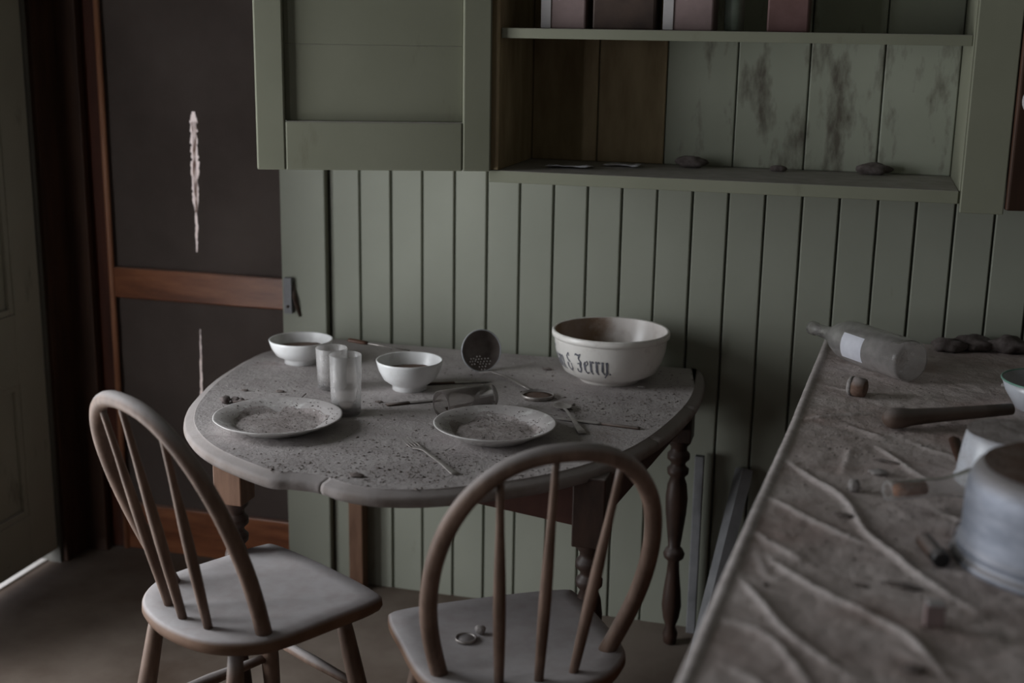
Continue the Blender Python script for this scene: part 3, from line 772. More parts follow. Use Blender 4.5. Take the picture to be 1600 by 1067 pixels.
# letters as pen strokes (x0, y0, x1, y1, thickness) in units of the small-letter height
GL = {
 'T': ([(.0, 1.38, .85, 1.42, .13), (.42, 1.38, .40, .25, .2), (.40, .25, .75, .12, .12), (.10, 1.30, .04, .95, .09), (.04, .95, .16, .30, .12)], .95),
 'o': ([(.12, .22, .12, .80, .19), (.12, .80, .40, 1.0, .1), (.40, .98, .50, .78, .1), (.50, .80, .50, .22, .19), (.12, .2, .36, .0, .1), (.36, .0, .5, .2, .1)], .68),
 'm': ([(.1, 1.0, .1, .12, .18), (.1, .12, .22, .0, .12), (.46, .95, .46, .12, .18), (.46, .12, .58, .0, .12), (.82, .95, .82, .12, .18), (.82, .12, .95, .0, .12), (.18, .86, .46, 1.0, .08), (.54, .86, .82, 1.0, .08)], 1.1),
 '&': ([(.36, 1.35, .14, 1.12, .1), (.14, 1.12, .16, .85, .16), (.16, .85, .46, .66, .11), (.12, .60, .10, .22, .18), (.10, .22, .38, .0, .11), (.38, .0, .60, .26, .13), (.60, .26, .56, .60, .1), (.36, 1.35, .42, 1.1, .08)], .78),
 'J': ([(.04, 1.26, .14, 1.40, .10), (.10, 1.38, .40, 1.28, .12), (.40, 1.28, .68, 1.40, .10), (.60, 1.34, .40, 1.04, .13), (.40, 1.04, .62, .84, .11), (.62, .86, .50, .50, .18), (.50, .52, .58, .28, .16), (.58, .30, .36, .0, .12), (.36, .02, .10, .10, .11), (.10, .10, .18, .30, .10), (.22, .66, .50, .70, .07)], .86),
 'e': ([(.12, .22, .12, .80, .19), (.12, .80, .34, 1.0, .1), (.34, .98, .46, .78, .11), (.46, .78, .16, .54, .08), (.12, .2, .30, .0, .11), (.30, .0, .48, .14, .08)], .58),
 'r': ([(.14, .98, .14, .14, .19), (.14, .14, .28, .0, .12), (.05, .90, .14, 1.02, .1), (.22, .86, .36, 1.0, .12), (.36, .98, .44, .86, .1)], .54),
 'y': ([(.12, 1.0, .12, .22, .18), (.12, .22, .36, .02, .11), (.52, 1.0, .52, .06, .18), (.52, .06, .30, -.22, .1), (.20, .88, .12, 1.0, .08), (.60, .9, .52, 1.0, .08)], .76),
 '.': ([(.06, .02, .06, .14, .14)], .24), ' ': ([], .30)}
XH = 20.5 * sb / .95; base_z = HB * .325
LV = []; LF = []
def put_letter(ch, ang0, xs=1.0):
    for (xa, ya_, xb, yb_, th) in GL[ch][0]:
        d = Vector((xb - xa, yb_ - ya_)); L = d.length; d.normalize(); nn = Vector((-d.y, d.x)) * th * 1.35 / 2
        st_ = max(2, int(L * 6)); o = len(LV)
        for k in range(st_ + 1):
            q = Vector((xa, ya_)) + d * (L * k / st_)
            jit = 1 - .35 * float(vnoise(q.x * 9 + ord(ch), q.y * 9, 2))
            for sgn in (-1, 0, 1):
                w = q + nn * sgn * jit; z = base_z + w.y * XH; r = brad(z) + .0007
                a_ = face + ang0 + w.x * XH * xs / r
                LV.append((r * math.cos(a_), r * math.sin(a_), z))
        for k in range(st_):
            if float(vnoise(k * .9 + xa * 20, ya_ * 11 + ord(ch), 9)) < .10: continue
            for c_ in range(2): LF.append((o + k * 3 + c_, o + (k + 1) * 3 + c_, o + (k + 1) * 3 + c_ + 1, o + k * 3 + c_ + 1))
word = 'Tom & Jerry.'
rb_ = brad(base_z + XH * .5)
XS = .78
tot = sum(GL[c][1] for c in word) * XH * XS / rb_
ang = math.radians(3.0) - tot
for ch in word:
    put_letter(ch, ang, XS); ang += GL[ch][1] * XH * XS / rb_
o = add('lettering', LV, LF, 'ink', BB); o['label'] = 'worn blackletter words on the bowl'
# plates
def plate(u, v, w_px, label, depth, thick, scal):
    p = T(u, v); s = mpp(p); R = w_px * s / 2; H = depth
    o = tag(empty('plate', (p.x, p.y, TZ - .0005)), label, 'plate', 'plates on the dining table')
    wob = (lambda a_, r, z: scal * math.sin(12 * a_) * (r / R) ** 4)
    prof = [(0, .003), (R * .52, .003), (R * .54, 0), (R * .57, .0), (R * .60, .003), (R * .72, H * .36), (R * .90, H * .72), (R * .99, H * .93), (R, H * .97), (R * .992, H), (R * .97, H), (R * .86, H * .82), (R * .72, H * .60), (R * .655, H * .30), (R * .60, .0065 + thick), (0, .006 + thick)]
    lathe('dish', prof, 'plate', o, 84, wob)
    V = []; F = []; nr, na = 16, 64
    for i in range(nr + 1):
        for k in range(na):
            a_ = 2 * math.pi * k / na
            edge = R * (.70 + .34 * (float(fbm(math.cos(a_) * 2.2 + 5 + u, math.sin(a_) * 2.2 + 9, 14)) - .42))
            edge = min(max(edge, R * .60), R * .93); q = edge * i / nr
            base = float(np.interp(q, [0, R * .60, R * .655, R * .72, R * .86, R * .97], [.006 + thick, .0065 + thick, H * .30, H * .60, H * .82, H]))
            zz_ = max(base, .0095 + thick) + .0007 + .0035 * float(fbm(q * math.cos(a_) * 60 + 3, q * math.sin(a_) * 60, 6) - .35) * (1 - (i / nr) ** 6)
            V.append((q * math.cos(a_), q * math.sin(a_), max(zz_, base + .0004)))
    for i in range(nr):
        for k in range(na):
            k2 = (k + 1) % na; F.append((i * na + k, (i + 1) * na + k, (i + 1) * na + k2, i * na + k2))
    add('dirt', V, F, 'dirt', o, True)
    pts = []; sz = []
    for k in range(420):
        a_ = random.random() * 6.28; q = R * .92 * math.sqrt(random.random())
        if q < R * .64: zz_ = .0115 + thick
        else: zz_ = float(np.interp(q, [R * .64, R * .72, R * .86, R * .97], [.0105 + thick, H * .60, H * .82, H])) + .0005
        pts.append((q * math.cos(a_), q * math.sin(a_), zz_)); sz.append(random.uniform(.0007, .0026))
    g_ = chips('grit', pts, sz, .75, o); g_['kind'] = 'stuff'
    return o
pl1 = plate(435, 668, 200, 'wide shallow plate of dust beside the front tumbler', .030, 0, .004)
pl2 = plate(773, 682, 192, 'deep-rimmed plate of dirt in front of the fallen tumbler', .033, .001, 0)
# standing tumblers
def tumbler(u, v, wt, wb, h_px, label):
    p = T(u, v); s = mpp(p); Rt, Rb, H = wt * s / 2, wb * s / 2, h_px * s / .965
    o = tag(empty('tumbler', (p.x, p.y, TZ)), label, 'glass')
    t = .0022
    lathe('glass', [(0, 0), (Rb * .9, 0), (Rb, .003), (Rb * 1.0 + (Rt - Rb) * .5, H * .5), (Rt, H - .001), (Rt - t * .5, H), (Rt - t, H - .001), (Rb - t + (Rt - Rb) * .5, H * .5), (Rb - t, .012), (0, .010)], 'tumbler', o, 40)
    lathe('dirt', [(0, .0105), (Rb - t - .0008, .0125), (Rb - t - .0006, .019), (Rb * .5, .021), (0, .020)], 'dirt', o, 24)
    return o
tumbler(519, 606, 49, 44, 63, 'dusty glass tumbler standing behind another, next to bowl')
tumbler(541, 646, 50, 46, 92, 'dusty glass tumbler standing beside the shallow plate')
# fallen tumbler
ra = .0315
pm = T(689, 648, 0); pe = T(771, 630, 0)
p0 = T(688, 633, ra); p1 = T(768, 618, ra)
ax = (p1 - p0); ax.z = 0; Lg = ax.length; axn = ax.normalized()
ft_ = tag(empty('tumbler', (p0.x, p0.y, TZ)), 'glass tumbler lying on its side behind a plate', 'glass')
s_, t_, d_ = frame_along(axn)
MX = Matrix((s_, t_, d_)).transposed().to_4x4(); MX.translation = (0, 0, ra + .0005)
Lg = max(Lg, .11)
lathe('glass', [(0, Lg), (ra * .85, Lg), (ra * .92, Lg - .004), (ra, .02), (ra, .0008), (ra - .0011, 0), (ra - .0022, .0008), (ra - .0024, .02), (ra * .92 - .0024, Lg - .012), (0, Lg - .010)], 'tumbler_fallen', ft_, 40, mtx=MX)
bmv, bmf = [], []
for i in range(12):
    for j in range(9):
        a_ = math.pi * (1.5 + (j / 8 - .5) * .62); r = (ra - .0030) * (1 - .05 * i / 11); zz_ = Lg * (.2 + .7 * i / 11)
        bmv.append(MX @ Vector((r * math.cos(a_), r * math.sin(a_) + (.004 * (1 - (j / 4 - 1) ** 2)), zz_)))
for i in range(11):
    for j in range(8): bmf.append((i * 9 + j, i * 9 + j + 1, (i + 1) * 9 + j + 1, (i + 1) * 9 + j))
add('dirt', bmv, bmf, 'dirt_brown', ft_, True)

# strainer: a pierced ladle bowl standing on its rim with its handle on the table
pc = T(752, 579); s = mpp(pc); RS = 32.5 * s
nrm = (-cf * .80 + cr * .34 + cu * .05); nrm.z = .16; nrm.normalize()
st_o = tag(empty('strainer', (pc.x, pc.y, TZ)), 'pierced enamel strainer spoon propped on edge behind the bowls', 'strainer')
sx_, sy_, sn = frame_along(nrm)
cz = RS * math.sqrt(1 - nrm.z ** 2)
MS = Matrix((sx_, sy_, sn)).transposed().to_4x4(); MS.translation = (0, 0, cz + .0005)
flowers = [(.05, -.42), (-.34, -.55), (.40, -.50), (-.05, -.78), (-.05, -.12)]
holes = []
for fx, fy in flowers[:4]:
    holes.append((fx, fy))
    for k in range(6): holes.append((fx + .15 * math.cos(k * 1.047), fy + .15 * math.sin(k * 1.047)))
def dish_shell(off, name, mat, n=150, pierced=True):
    V = []; F = []; idx = {}
    for j in range(n):
        for i in range(n):
            x, y = (i / (n - 1) * 2 - 1), (j / (n - 1) * 2 - 1)
            r = math.hypot(x, y)
            if r <= 1.0:
                idx[i, j] = len(V); V.append(MS @ Vector((x * RS, y * RS, -.36 * RS * (1 - r * r) + off)))
    for j in range(n - 1):
        for i in range(n - 1):
            q = [(i, j), (i + 1, j), (i + 1, j + 1), (i, j + 1)]
            if all(k in idx for k in q):
                x, y = ((i + .5) / (n - 1) * 2 - 1), ((j + .5) / (n - 1) * 2 - 1)
                if pierced and any((x - hx) ** 2 + (y - hy) ** 2 < .033 ** 2 for hx, hy in holes): continue
                F.append(tuple(idx[k] for k in q))
    return add(name, V, F, mat, st_o, True)
dish_shell(0, 'pierced_bowl', 'strainer_in'); dish_shell(-.0012, 'outer_skin', 'enamel')
th = [2 * math.pi * k / 48 for k in range(49)]
tube('rim', [MS @ Vector((RS * math.cos(a_), RS * math.sin(a_), -.0004)) for a_ in th], .0016, 'enamel', st_o, 8)
hpts = [T(748, 582, .006), T(768, 580, .010), T(790, 588, .008), T(812, 600, .005), T(830, 609, .004)]
V, F = tube_data([q - st_o.location for q in hpts], [.0025, .0045, .0040, .0045, .0055], 10, .45); add('handle', V, F, 'tarnish', st_o, True)

# cutlery
def loft(name, secs, mat, parent, n=10):
    """sections: (centre, half width, half thickness, side vector)"""
    V = []; F = []
    for c, w, t, sd in secs:
        for k in range(n):
            a_ = 2 * math.pi * k / n
            V.append(Vector(c) + sd * (w * math.cos(a_)) + Vector((0, 0, t * math.sin(a_))))
    m_ = len(secs)
    for i in range(m_ - 1):
        for k in range(n): F.append((i * n + k, i * n + (k + 1) % n, (i + 1) * n + (k + 1) % n, (i + 1) * n + k))
    F.append(tuple(range(n))[::-1]); F.append(tuple((m_ - 1) * n + k for k in range(n)))
    return add(name, V, F, mat, parent, True)
def spoon_bowl(name, c, d, L, W, dep, mat, parent, z0):
    d = Vector((d.x, d.y, 0)).normalized(); sd = Vector((-d.y, d.x, 0)); V = []; F = []; nr, na = 6, 24
    for sgn in (1, -1):
        for j in range(nr + 1):
            r = j / nr
            for k in range(na):
                a_ = 2 * math.pi * k / na; egg = 1 - .18 * math.cos(a_)
                V.append(Vector(c) + d * (L * r * math.cos(a_)) + sd * (W * r * math.sin(a_) * egg) + Vector((0, 0, z0 + dep * r * r + (.0012 if sgn == 1 else 0))))
    o2 = (nr + 1) * na
    for j in range(nr):
        for k in range(na):
            k2 = (k + 1) % na
            F.append((j * na + k, (j + 1) * na + k, (j + 1) * na + k2, j * na + k2))
            F.append((o2 + j * na + k, o2 + j * na + k2, o2 + (j + 1) * na + k2, o2 + (j + 1) * na + k))
    for k in range(na):
        k2 = (k + 1) % na; F.append((nr * na + k, o2 + nr * na + k, o2 + nr * na + k2, nr * na + k2))
    return add(name, V, F, mat, parent, True)
def local(o, p): return Vector(p) - Vector(o.location)
# spoon lying in front of the strainer
pa, pe = T(878, 639), T(910, 680)
sp = tag(empty('spoon', (pa.x, pa.y, TZ)), 'tarnished spoon lying across the knife beside the deep plate', 'spoon')
d = (pe - pa); d.z = 0; d.normalize(); sd = Vector((-d.y, d.x, 0))
spoon_bowl('bowl', (0, 0, 0), -d, .030, .021, .008, 'tarnish', sp, .001)
Lh = (pe - pa).length
loft('handle', [(d * .027 + Vector((0, 0, .009)), .005, .0018, sd), (d * .040 + Vector((0, 0, .010)), .0035, .0018, sd), (d * (Lh * .6) + Vector((0, 0, .009)), .005, .0016, sd), (d * (Lh * .92) + Vector((0, 0, .006)), .0095, .0014, sd), (d * Lh + Vector((0, 0, .005)), .0085, .0012, sd)], 'tarnish', sp)
# knife under the spoon
pa, pe = T(868, 655), T(1000, 671)
kn_ = tag(empty('knife', (pa.x, pa.y, TZ)), 'dusty table knife under the spoon by the deep plate', 'knife')
d = pe - pa; d.z = 0; Lk = d.length; d.normalize(); sd = Vector((-d.y, d.x, 0)); Z = Vector((0, 0, .0028))
loft('blade', [(Z + d * 0, .002, .0008, sd), (Z + d * .015, .008, .001, sd), (Z + d * Lk * .5, .0085, .0012, sd), (Z + d * Lk * .56, .006, .002, sd)], 'tarnish', kn_)
loft('handle', [(Z + d * Lk * .55, .0055, .0026, sd), (Z + d * Lk * .8, .0065, .0030, sd), (Z + d * Lk * .97, .0075, .0030, sd), (Z + d * Lk, .0055, .0024, sd)], 'woodhandle', kn_)
# knife by the fallen tumbler, another long strip of metal behind it
def plain_knife(a_px, b_px, label, wb=.008, hm='woodhandle', dz=.0028):
    pa, pe = T(*a_px), T(*b_px)
    k = tag(empty('knife', (pa.x, pa.y, TZ)), label, 'knife'); d = pe - pa; d.z = 0; L = d.length; d.normalize(); sd = Vector((-d.y, d.x, 0)); Z = Vector((0, 0, dz))
    loft('blade', [(Z, .002, .0008, sd), (Z + d * .015, wb, .001, sd), (Z + d * L * .55, wb, .0012, sd), (Z + d * L * .6, .005, .002, sd)], 'tarnish', k)
    loft('handle', [(Z + d * L * .58, .006, .0026, sd), (Z + d * L * .8, .007, .0028, sd), (Z + d * L, .0075, .0026, sd)], hm, k)
    return k
plain_knife((688, 626), (604, 634), 'dusty knife lying between front tumbler and fallen tumbler')
plain_knife((768, 597), (668, 601), 'dark dusty knife lying behind the fallen tumbler', .007, 'brownhandle')
# fork
pa, pe = T(634, 690), T(712, 743)
fk = tag(empty('fork', (pa.x, pa.y, TZ)), 'grey four-tined fork lying before the two plates', 'fork')
d = pe - pa; d.z = 0; Lf = d.length; d.normalize(); sd = Vector((-d.y, d.x, 0))
for k in range(4):
    o4 = (k - 1.5) * .0072
    loft('tine', [(sd * o4 * .92 + Vector((0, 0, .009)), .0009, .0008, sd), (sd * o4 + d * .03 + Vector((0, 0, .0045)), .0016, .0011, sd), (sd * o4 * .95 + d * .055 + Vector((0, 0, .004)), .002, .0012, sd)], 'tarnish', fk, 8)
loft('neck', [(d * .050 + Vector((0, 0, .004)), .0132, .0012, sd), (d * .060 + Vector((0, 0, .0045)), .0125, .0013, sd), (d * .075 + Vector((0, 0, .007)), .006, .0016, sd), (d * .09 + Vector((0, 0, .008)), .0034, .0018, sd), (d * Lf * .75 + Vector((0, 0, .006)), .0048, .0016, sd), (d * Lf * .96 + Vector((0, 0, .0035)), .0085, .0013, sd), (d * Lf + Vector((0, 0, .003)), .007, .0011, sd)], 'tarnish', fk)
# spoon leaning out of the footed bowl towards the tumblers: dark wooden handle end
bz = TZ + H2 * .99
cb = Vector((b2.location.x, b2.location.y, TZ))
e1 = onz(545, 549, TZ + .052); e0 = onz(640, 566, TZ + .040)
ws = tag(empty('table_spoon', (cb.x, cb.y, TZ)), 'spoon with dark wooden grip resting over the footed bowl rim', 'spoon')
d = e1 - e0; L = d.length; dn_ = d.normalized(); sd = Vector((-dn_.y, dn_.x, 0)).normalized()
rimp = e0 + dn_ * ((R2 * 1.0))
lift = max(0, (TZ + H2 + .0025) - rimp.z)
e0 = e0 + Vector((0, 0, lift)); q0 = e0 - ws.location
loft('shank', [(q0, .0032, .0018, sd), (q0 + dn_ * L * .45, .0035, .0018, sd), (q0 + dn_ * L * .72, .004, .002, sd)], 'tarnish', ws)
loft('grip', [(q0 + dn_ * L * .68, .0055, .004, sd), (q0 + dn_ * L * .75, .008, .0048, sd), (q0 + dn_ * L * .97, .009, .005, sd), (q0 + dn_ * L, .0075, .004, sd)], 'brownhandle', ws)
# dirty lid at the end of the strainer handle
p = T(840, 621)
jl = tag(empty('jar_lid', (p.x, p.y, TZ)), 'dirty upturned tin lid at the end of the strainer handle', 'lid')
s = mpp(p); rl = 26 * s
lathe('rim', [(rl * .9, 0), (rl, .001), (rl, .009), (rl - .0015, .010), (rl - .002, .002), (rl * .9, .0015)], 'tarnish', jl, 32)
lathe('dirt', [(0, .004), (rl * .5, .0045), (rl - .0025, .004), (rl - .002, .0012), (0, .0008)], 'dirt_brown', jl, 32)
# dried stalk with a matted head
p = T(352, 630)
dsk = tag(empty('dried_stalk', (p.x, p.y, TZ)), 'dried stalk with dark matted flower head behind shallow plate', 'dried flower')
for k, (dx, dy, r) in enumerate(((0, 0, .011), (.020, .010, .010), (.035, .012, .008))):
    o = lump('flower_head', r, 'lump', dsk, 20 + k, (1.1, 1, .8), .5); o.location = (dx, dy, -.0005)
spts = [T(365, 628, .010), T(395, 625, .008), T(418, 623, .010), T(432, 627, .005)]
V, F = tube_data([q - dsk.location for q in spts], [.0024, .0022, .0021, .0015], 8); add('stem', V, F, 'rust', dsk, True)
tw = [T(460, 628, .002), T(470, 622, .006), T(478, 615, .012)]
V, F = tube_data([q - tw[0] for q in tw], [.0010, .0011, .0014], 6); o = add('twig', V, F, 'rust', None, True); o.location = tw[0]; tag(o, 'short dry twig sticking up behind the shallow plate', 'twig')
# grit clumps worth picking out on the table
for k, (u, v, r, lab) in enumerate(((382, 611, .006, 'black crumb beside the dried stalk on the table'), (438, 613, .007, 'black crumb of soot between stalk and tumblers'), (592, 629, .006, 'dark crumb beside the front tumbler'), (557, 745, .010, 'black flake of soot near the table front edge'), (1003, 606, .007, 'pale chip of crockery at the foot of lettered bowl'), (855, 578, .008, 'thin dark flake left of the lettered bowl'))):
    o = lump('crumb', r, 'chip' if k != 4 else 'chip_pale', None, 40 + k, (1.6, .8, .45), .4); p = T(u, v); o.location = (p.x, p.y, TZ - .0006); tag(o, lab, 'crumb')
# loose grit over the table
def inside(p, poly):
    c = False; n = len(poly)
    for i in range(n):
        a_, b2_ = poly[i], poly[i - 1]
        if (a_.y > p.y) != (b2_.y > p.y) and p.x < (b2_.x - a_.x) * (p.y - a_.y) / (b2_.y - a_.y) + a_.x: c = not c
    return c
clus = [(450, 735, 60, 16, 330), (400, 730, 40, 12, 100), (640, 715, 70, 22, 240), (690, 725, 50, 18, 150), (1035, 615, 45, 22, 300), (960, 630, 50, 16, 240), (905, 640, 16, 8, 90), (600, 631, 25, 5, 50), (410, 605, 50, 10, 70), (560, 690, 70, 30, 130), (800, 735, 90, 14, 110), (730, 600, 120, 20, 120), (600, 600, 200, 60, 240), (850, 590, 60, 20, 90), (620, 745, 90, 14, 170), (1000, 660, 40, 12, 100)]
pts = []; sz = []
avoid = [(b1.location, .085), (b2.location, .085), (BB.location, .15), (pl1.location, .145), (pl2.location, .138)]
for u, v, su, sv, n in clus:
    for _ in range(int(n * 1.7)):
        p = T(random.gauss(u, su), random.gauss(v, sv))
        q = Vector((p.x, p.y))
        if inside(q, inn) and all((q - Vector(a_[:2])).length > r * .9 for a_, r in avoid):
            sv_ = random.lognormvariate(-6.35, .5); pts.append((p.x, p.y, TZ)); sz.append(min(sv_, .0055))
o = chips('table_grit', pts, sz, .72); tag(o, 'dark crumbs and grit strewn over the dusty tabletop', 'grit', kind='stuff')

# ================================================================== COUNTER
def edge_x(y): return float(np.interp(y, [-2.6, -1.88, -1.33, -.92, -.06, 0], [1.205, 1.238, 1.269, 1.296, 1.341, 1.344]))
CB, CF = -.016, -2.45
ct = tag(empty('counter', (1.75, -1.2, 0)), 'long kitchen counter along the wall under a dusty cloth', 'counter')
CO = Vector((1.75, -1.2, 0))
def poly_prism(name, pl, z0, z1, mat, par, off):
    n = len(pl); V = [(p[0] - off.x, p[1] - off.y, z0) for p in pl] + [(p[0] - off.x, p[1] - off.y, z1) for p in pl]
    F = [tuple(range(n))[::-1], tuple(range(n, 2 * n))] + [(i, (i + 1) % n, (i + 1) % n + n, i + n) for i in range(n)]
    return add(name, V, F, mat, par)
ys = [CB, -.5, -.92, -1.33, -1.88, CF]
CR_ = ROOM_R - .002
poly_prism('worktop', [(CR_, CB), (CR_, CF)][::1] and [(edge_x(y) + .006, y) for y in ys] + [(CR_, CF), (CR_, CB)], CZ - .032, CZ - .004, 'plankwood', ct, CO)
poly_prism('body', [(edge_x(y) + .06, y) for y in ys] + [(CR_, CF + .03), (CR_, CB)], .08, CZ - .032, 'darkwood', ct, CO)
poly_prism('plinth', [(edge_x(y) + .10, y) for y in ys] + [(CR_, CF + .06), (CR_, CB)], 0, .08, 'dark', ct, CO)
# oilcloth: a wrinkled sheet
RIDGES = [([(1218, 712), (1265, 745), (1318, 780), (1350, 830), (1385, 860), (1450, 910), (1535, 962)], .0085),
          ([(1188, 772), (1250, 805), (1310, 833), (1358, 851)], .0065), ([(1172, 828), (1215, 855), (1254, 879)], .0045),
          ([(1198, 868), (1230, 895), (1300, 935), (1400, 985), (1440, 1020), (1490, 1075)], .0075),
          ([(1148, 895), (1190, 945), (1240, 1000), (1340, 1067)], .0065), ([(1118, 965), (1190, 990), (1240, 1040), (1270, 1085)], .0055),
          ([(1370, 697), (1420, 735), (1455, 752)], .0055), ([(1252, 656), (1310, 650), (1372, 645)], .0045), ([(1322, 665), (1378, 683)], .004),
          ([(1455, 795), (1510, 820)], .004), ([(1328, 700), (1316, 738)], .003), ([(1280, 600), (1330, 612), (1400, 622)], .003), ([(1130, 1040), (1180, 1067), (1210, 1100)], .004),
          ([(1420, 690), (1480, 712), (1530, 720)], .003), ([(1390, 1010), (1450, 1040), (1520, 1050)], .003), ([(1330, 860), (1420, 880)], .002), ([(1180, 860), (1200, 900), (1228, 905)], .003)]
segs = []
for pl, A in RIDGES:
    w = [K(*q).to_2d() for q in pl]
    w = [Vector(q) for q in catmull([tuple(q) for q in w], 6, False)]
    n = len(w) - 1
    for i in range(n):
        tm = (i + .5) / n; segs.append((w[i], w[i + 1], A * min(1, 4 * tm, 4 * (1 - tm)) ** .7))
def cloth_h(x, y):
    x = np.asarray(x, float); y = np.asarray(y, float); h = np.zeros_like(x)
    for a_, b2_, A in segs:
        dx, dy = b2_.x - a_.x, b2_.y - a_.y; L2 = dx * dx + dy * dy + 1e-12
        t = np.clip(((x - a_.x) * dx + (y - a_.y) * dy) / L2, 0, 1)
        ex, ey = x - a_.x - t * dx, y - a_.y - t * dy
        dd = np.hypot(ex, ey); side = np.sign(ex * dy - ey * dx)
        wdt = np.where(side > 0, .0040, .0085)
        h = np.maximum(h, A * np.exp(-(dd / wdt) ** 1.25))
    h = h + .0060 * (fbm(x * 14, y * 11, 31, 3) - .45) + .0034 * (fbm(x * 55, y * 55, 17, 3) - .5)
    return np.maximum(h, -.002)
us = np.concatenate([np.array([-.034, -.022, -.010, -.003]), np.array([.0, .002, .005, .009, .014, .018, .022]), np.arange(.0255, .62, .0042), np.linspace(.63, 1.0, 12)])
vy = np.arange(CF, CB + .001, .0052); vy[-1] = CB
XX = np.zeros((len(vy), len(us))); YY = np.zeros_like(XX); ZZ = np.zeros_like(XX)
for j, y in enumerate(vy):
    ex = edge_x(y) + .002 * float(fbm(y * 9, 1, 2) - .5)
    wx = CR_ - ex
    for i, u in enumerate(us):
        XX[j, i] = min(ex + (max(u, 0) if u < .62 else .62 + (u - .62) / .38 * (wx - .62)) - .002, CR_)
        YY[j, i] = y
HH = cloth_h(XX, YY)
for i, u in enumerate(us):
    lip = .0045 * math.exp(-((u - .009) / .008) ** 2) if u >= 0 else 0
    if u < 0: ZZ[:, i] = CZ + u * 1.0 - .001
    else: ZZ[:, i] = CZ + HH[:, i] * min(1, max(0, (u - .006) / .03)) + lip
    if u < 0: XX[:, i] += -.001 + .0025 * (fbm(vy * 30, np.full_like(vy, u * 40), 12, 3) - .5)
V = np.stack([XX, YY, ZZ], -1).reshape(-1, 3); nu = len(us)
F = [(j * nu + i, j * nu + i + 1, (j + 1) * nu + i + 1, (j + 1) * nu + i) for j in range(len(vy) - 1) for i in range(nu - 1)]
M['cloth_edge'] = mat_plain('worn_pale_cloth_edge', (0.42, 0.37, 0.355), (0.56, 0.51, 0.495), 40, 0.9, None, 0.3, bscale=200)
fm = [1 if i < 9 else 0 for j in range(len(vy) - 1) for i in range(nu - 1)]
oc = add('oilcloth', V.tolist(), F, None, None, True, ['oilcloth', 'cloth_edge'], fm)
def crest_w(x, y):
    w = np.zeros_like(x)
    for a_, b2_, A in segs:
        dx, dy = b2_.x - a_.x, b2_.y - a_.y; L2 = dx * dx + dy * dy + 1e-12
        t = np.clip(((x - a_.x) * dx + (y - a_.y) * dy) / L2, 0, 1)
        dd = np.hypot(x - a_.x - t * dx, y - a_.y - t * dy)
        w = np.maximum(w, min(1, A / .006) * np.exp(-(dd / .0042) ** 2))
    return w * (.55 + .9 * (fbm(x * 60, y * 60, 21, 3)))
cw = np.clip(crest_w(XX, YY), 0, 1).reshape(-1)
at_ = oc.data.attributes.new('rubbed', 'FLOAT', 'POINT'); at_.data.foreach_set('value', cw.astype(np.float32))
nt = M['oilcloth'].node_tree; bs = nt.nodes['Principled BSDF']; lk = bs.inputs['Base Color'].links[0].from_socket
an = nt.nodes.new('ShaderNodeAttribute'); an.attribute_name = 'rubbed'
nt.links.new(mixc(nt, mathn(nt, 'MULTIPLY', an.outputs['Fac'], .8), lk, (.76, .70, .69)), bs.inputs['Base Color'])
tag(oc, 'wrinkled brown-grey oilcloth with pale folded edge covering the counter', 'oilcloth')
def kz(x, y): return CZ + float(cloth_h(np.array([x]), np.array([y]))[0])
# bottle lying on the counter
rb = .047
q0 = K(1425, 566, rb); q1 = K(1268, 512, rb)
d = q1 - q0; d.z = 0; LB = d.length; d.normalize(); s_, t_, d_ = frame_along(d)
zb_ = max(kz(q0.x + d.x * k * .02, q0.y + d.y * k * .02) for k in range(8))
bo = tag(empty('bottle', (q0.x, q0.y, zb_)), 'dusty glass bottle with white paper label lying on the counter', 'bottle')
MB_ = Matrix((s_, t_, d_)).transposed().to_4x4(); MB_.translation = (0, 0, rb)
lathe('glass', [(0, .010), (rb * .7, .003), (rb * .9, 0), (rb * .985, .006), (rb, .014), (rb, LB * .56), (rb * .95, LB * .62), (rb * .72, LB * .70), (rb * .42, LB * .77), (rb * .33, LB * .83), (rb * .29, LB * .95), (rb * .35, LB * .955), (rb * .35, LB * .995), (rb * .26, LB), (rb * .22, LB * .94), (rb * .25, LB * .8)], 'bottle_glass', bo, 44, mtx=MB_)
lv, lf = [], []
cd2 = (CAM - q0).normalized()
a_c = math.atan2(cd2.dot(t_), cd2.dot(s_))
for i in range(8):
    for j in range(15):
        a_ = a_c + (j / 14 - .5) * 1.25 + .32; r = rb + .0006
        lv.append(MB_ @ Vector((r * math.cos(a_), r * math.sin(a_), LB * (.32 + .20 * i / 7))))
for i in range(7):
    for j in range(14): lf.append((i * 15 + j, i * 15 + j + 1, (i + 1) * 15 + j + 1, (i + 1) * 15 + j))
o = add('paper_label', lv, lf, 'paper', bo, True); o['label'] = 'white paper label'
# stub of cork by the bottle
def cyl_lying(name, a_px, b_px, r, label, cat, mats, endlen=.25, zoff=None):
    p0, p1 = K(*a_px, r), K(*b_px, r); d = p1 - p0; d.z = 0; L = d.length; d.normalize()
    zg = max(kz(p0.x, p0.y), kz(p1.x, p1.y), kz((p0.x + p1.x) / 2, (p0.y + p1.y) / 2)) - .0006
    o = tag(empty(name, (p0.x, p0.y, zg)), label, cat)
    s_, t_, d_ = frame_along(d); mm = Matrix((s_, t_, d_)).transposed().to_4x4(); mm.translation = (0, 0, r)
    return o, L, mm
o, L, mm = cyl_lying('cork', (1328, 602), (1352, 606), .021, 'thick cork stub with pale crumbling end beside the bottle', 'cork', None)
L = max(L, .032)
lathe('end', [(0, -.003), (.015, -.003), (.0205, .0), (.0208, .007), (.0, .007)], 'chip_pale', o, 20, lambda a_, r, z: .10 * (float(vnoise(a_ * 3, z * 300, 3)) - .5), mtx=mm)
